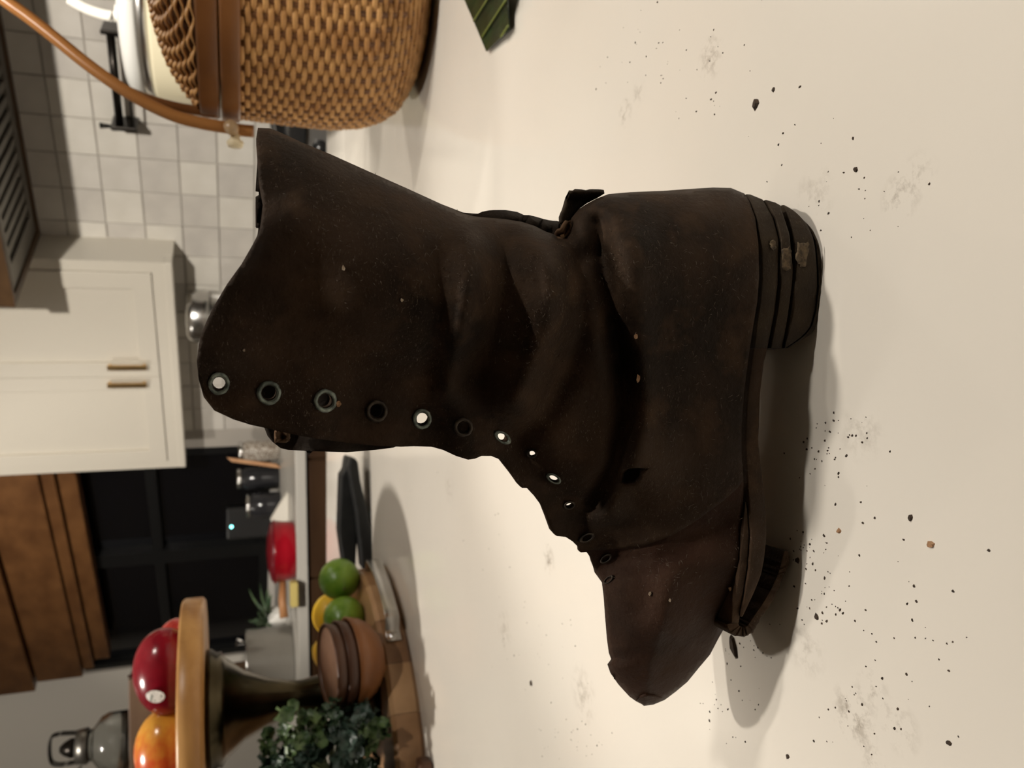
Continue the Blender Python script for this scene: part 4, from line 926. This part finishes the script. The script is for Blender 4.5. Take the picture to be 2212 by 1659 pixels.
obj('pot_body', *lathe(b, [(R_*.88, 0), (R_*.93, .005), (R_*.95, hq*.5), (R_, hq-.004), (R_*1.05, hq), (R_*1.0, hq), (R_*.9, .012), (0, .01)], 48), M_red, RP)
obj('lid', *lathe(b+Vector((0, 0, hq+.001)), [(R_*.99, 0), (R_*.9, .01), (R_*.5, .022), (0, .026)], 48), mat('red_dark', (0.12, 0.002, 0.008), .3), RP)
obj('handle', *tube([b+Vector((-R_*.95, -.02, hq*.6)), b+Vector((-R_*1.5, -.05, hq*.66)), b+Vector((-R_*2.0, -.07, hq*.6))], [.012, .014, .016], 12), wood('handle_brown', (0.3, 0.13, 0.05), (0.4, 0.2, 0.08), .5), RP)
b = base(645, 1282); tag(obj('sponge', *abox(b.x-.05, b.x+.04, b.y, b.y+.05, BC, BC+.028), mat('sponge_yellow', (0.5, 0.4, 0.13), .9, bump=.002, bscale=200), None, False, bevel=.005, loc=(b.x, b.y+.02, BC)), 'yellow sponge beside the red saucepan', 'sponge')
# plant
b = base(622, 1300); b.y += .12
PL = thing('potted_plant', 'small dark succulent in a white cup between pots', 'plant', (b.x, b.y, BC))
obj('cup', *lathe((b.x-.09, b.y, BC), [(.035, 0), (.04, .004), (.045, .08), (.041, .08), (.036, .01), (0, .008)], 32), mat('white_cup', (0.62, 0.6, 0.56), .4), PL)
obj('soil', *lathe((b.x-.09, b.y, BC+.066), [(.04, 0), (.03, .006), (0, .008)], 24), mat('soil', (0.02, 0.014, 0.01), .9), PL)
pr2 = random.Random(9); M_succ = mat('succulent', (0.02, 0.045, 0.02), .45, c2=(0.06, 0.1, 0.04), scale=30)
for i in range(16):
    a = pr2.uniform(0, 6.28); e = pr2.uniform(.2, 1.3); d = Vector((math.cos(a)*math.cos(e), math.sin(a)*math.cos(e), math.sin(e))); L_ = pr2.uniform(.08, .17)
    st = Vector((b.x-.09, b.y, BC+.07)); pts = [st+d*(L_*u)+Vector((.04*u*u, 0, -.03*u*u)) for u in np.linspace(0, 1, 8)]
    obj('leaf', *tube(pts, [.004, .008, .012, .014, .013, .011, .007, .002], 8, (1.3, .45)), M_succ, PL)
# jars beside the corner
M_glass = mat('clear_glass', (0.85, 0.87, 0.86), .05, 0, .5, trans=1.0); M_copper = mat('copper', (0.55, 0.25, 0.13), .3, 1.0)
def jar(px, py, r, h, mt, lidm, label, name='storage_jar', back=0):
    p = base(px, py); t = thing(name, label, 'jar', p)
    obj('jar_body', *lathe(p, [(r*.9, 0), (r, .006), (r, h*.8), (r*.85, h*.86), (r*.85, h*.9), (r*.8, h*.9)], 32), mt, t)
    obj('jar_lid', *lathe(p+Vector((0, 0, h*.9)), [(r*.92, 0), (r*.95, .004), (r*.95, h*.1), (r*.6, h*.115), (0, h*.115)], 32), lidm, t)
M_speck = mat('speckled_grain', (0.5, 0.46, 0.4), .5, c2=(0.12, 0.08, 0.05), scale=140, detail=2, lo=.45, hi=.55); M_dj = mat('smoked_glass', (0.02, 0.02, 0.022), .12)
jar(603, 972, .05, .19, M_speck, M_steel, 'jar of speckled grain beside the tiled corner'); jar(603, 1030, .055, .20, M_dj, M_steel, 'smoked glass jar with steel lid left of the grain jar'); jar(606, 1088, .06, .16, M_dj, M_steel, 'squat dark jar with ribbed steel lid in front of the window')
p0 = base(606, 998); tag(obj('wooden_spatula', *boxv(p0+Vector((0, .02, .12)), Vector((.012, 0, .012)), (0, .006, 0), Vector((.022, 0.0, .115))), wood('spatula_wood', (0.4, 0.2, 0.09), (0.5, 0.28, 0.14), .5), None, False, bevel=.004, loc=(p0.x, p0.y, BC)), 'flat wooden spatula leaning between the jars', 'spatula')
p0 = base(625, 1100)
NK = [p0+Vector((x, y, z)) for x, y, z in ((.07, .0, .001), (-.05, .0, .001), (-.05, .07, .001), (.07, .07, .001), (-.045, .0, .075), (-.045, .07, .075), (.03, .0, .03), (.03, .07, .03))]
tag(obj('folded_napkin', NK, [(0, 3, 2, 1), (1, 2, 5, 4), (0, 6, 7, 3), (6, 4, 5, 7), (0, 1, 4, 6), (3, 7, 5, 2)], mat('napkin', (0.6, 0.57, 0.5), .9), None, False, bevel=.004, loc=tuple(p0)), 'folded cream napkin wedge beside the red saucepan', 'napkin')
# tiny pilot light of a black appliance in front of the window
p0 = base(612, 1150); p0.y += .30
EV = thing('black_appliance', 'black countertop appliance with a tiny cyan pilot light', 'appliance', p0)
obj('housing', *abox(p0.x-.07, p0.x+.09, p0.y, p0.y+.14, BC, zat(478, p0.y)), M_cook, EV, False, bevel=.01)
pl_ = at(500, 1138, p0.y-.004); obj('pilot_light', *lathe(pl_, [(0, .006), (.006, .004), (.007, 0), (0, 0)], 12, axis=(0, -1, 0)), mat('pilot', (0.2, 0.9, 0.8), .3, emit=(0.25, 0.9, 0.85, 6)), EV)

# wooden shelf stand with a swing-top bottle at the left
SYS = yF+.42; sz0, sz1 = zat(300, SYS), zat(258, SYS); xr = at(280, 1468, SYS).x
SH = thing('shelf_stand', 'brown wooden shelf stand at the left edge of the window counter', 'shelf', (xr-.35, SYS+.14, BC))
M_sh = wood('shelf_wood', (0.09, 0.05, 0.027), (0.15, 0.088, 0.05), .5, 0)
obj('shelf_board', *abox(xr-.75, xr, SYS, SYS+.28, sz0-.03, sz1), M_sh, SH, False, bevel=.004)
for xx in (xr-.10, xr-.74): obj('leg', *abox(xx, xx+.035, SYS+.03, SYS+.25, BC, sz0-.0305), M_sh, SH, False, bevel=.003)
bp_ = Vector((at(220, 1606, (SYS+.12)).x, (SYS+.12), sz1)); s_ = (SYS+.2)/F
SB_ = thing('swing_top_bottle', 'clear glass bottle with black wire swing top on the shelf stand', 'bottle', bp_)
hgt = zat(172, (SYS+.12))-sz1; rB = 54*s_
obj('glass_body', *lathe(bp_, [(rB*.94, 0), (rB, .008), (rB, hgt*.55), (rB*.9, hgt*.72), (rB*.55, hgt*.9), (rB*.5, hgt), (rB*.45, hgt), (rB*.5, hgt*.88), (rB*.85, hgt*.7), (rB*.95, hgt*.5), (rB*.95, .014), (0, .012)], 40), M_glass, SB_)
hn = zat(145, (SYS+.12))-sz1
obj('collar', *lathe(bp_+Vector((0, 0, hgt)), [(rB*.56, 0), (rB*.6, .006), (rB*.56, (hn-hgt)), (0, hn-hgt+.004)], 32), mat('pewter', (0.2, 0.19, 0.17), .35, .9), SB_)
hw_ = zat(88, (SYS+.12))-sz1; zz = bp_.z
for yy in (-.012, .012):
    ring_ = [bp_+Vector((x*rB, yy, z)) for x, z in ((.5, hn), (.55, hw_-.03), (.4, hw_), (-.3, hw_), (-.5, hw_-.03), (-.5, hn))]
    obj('wire_bail', *tube(spline(ring_, 30), .0045, 8), M_iron, SB_)
obj('stopper', *lathe(bp_+Vector((-.02*0, 0, hn)), [(rB*.3, 0), (rB*.33, .02), (rB*.22, .045), (rB*.1, .06), (0, .06)], 24), M_iron, SB_)
obj('wire_lever', *tube([bp_+Vector((-rB*.6, -.02, hn-.02)), bp_+Vector((-rB*.95, -.03, hn+.03)), bp_+Vector((-rB*1.0, -.03, hn-.05)), bp_+Vector((-rB*.8, -.03, hn-.10))], .004, 8), M_iron, SB_)
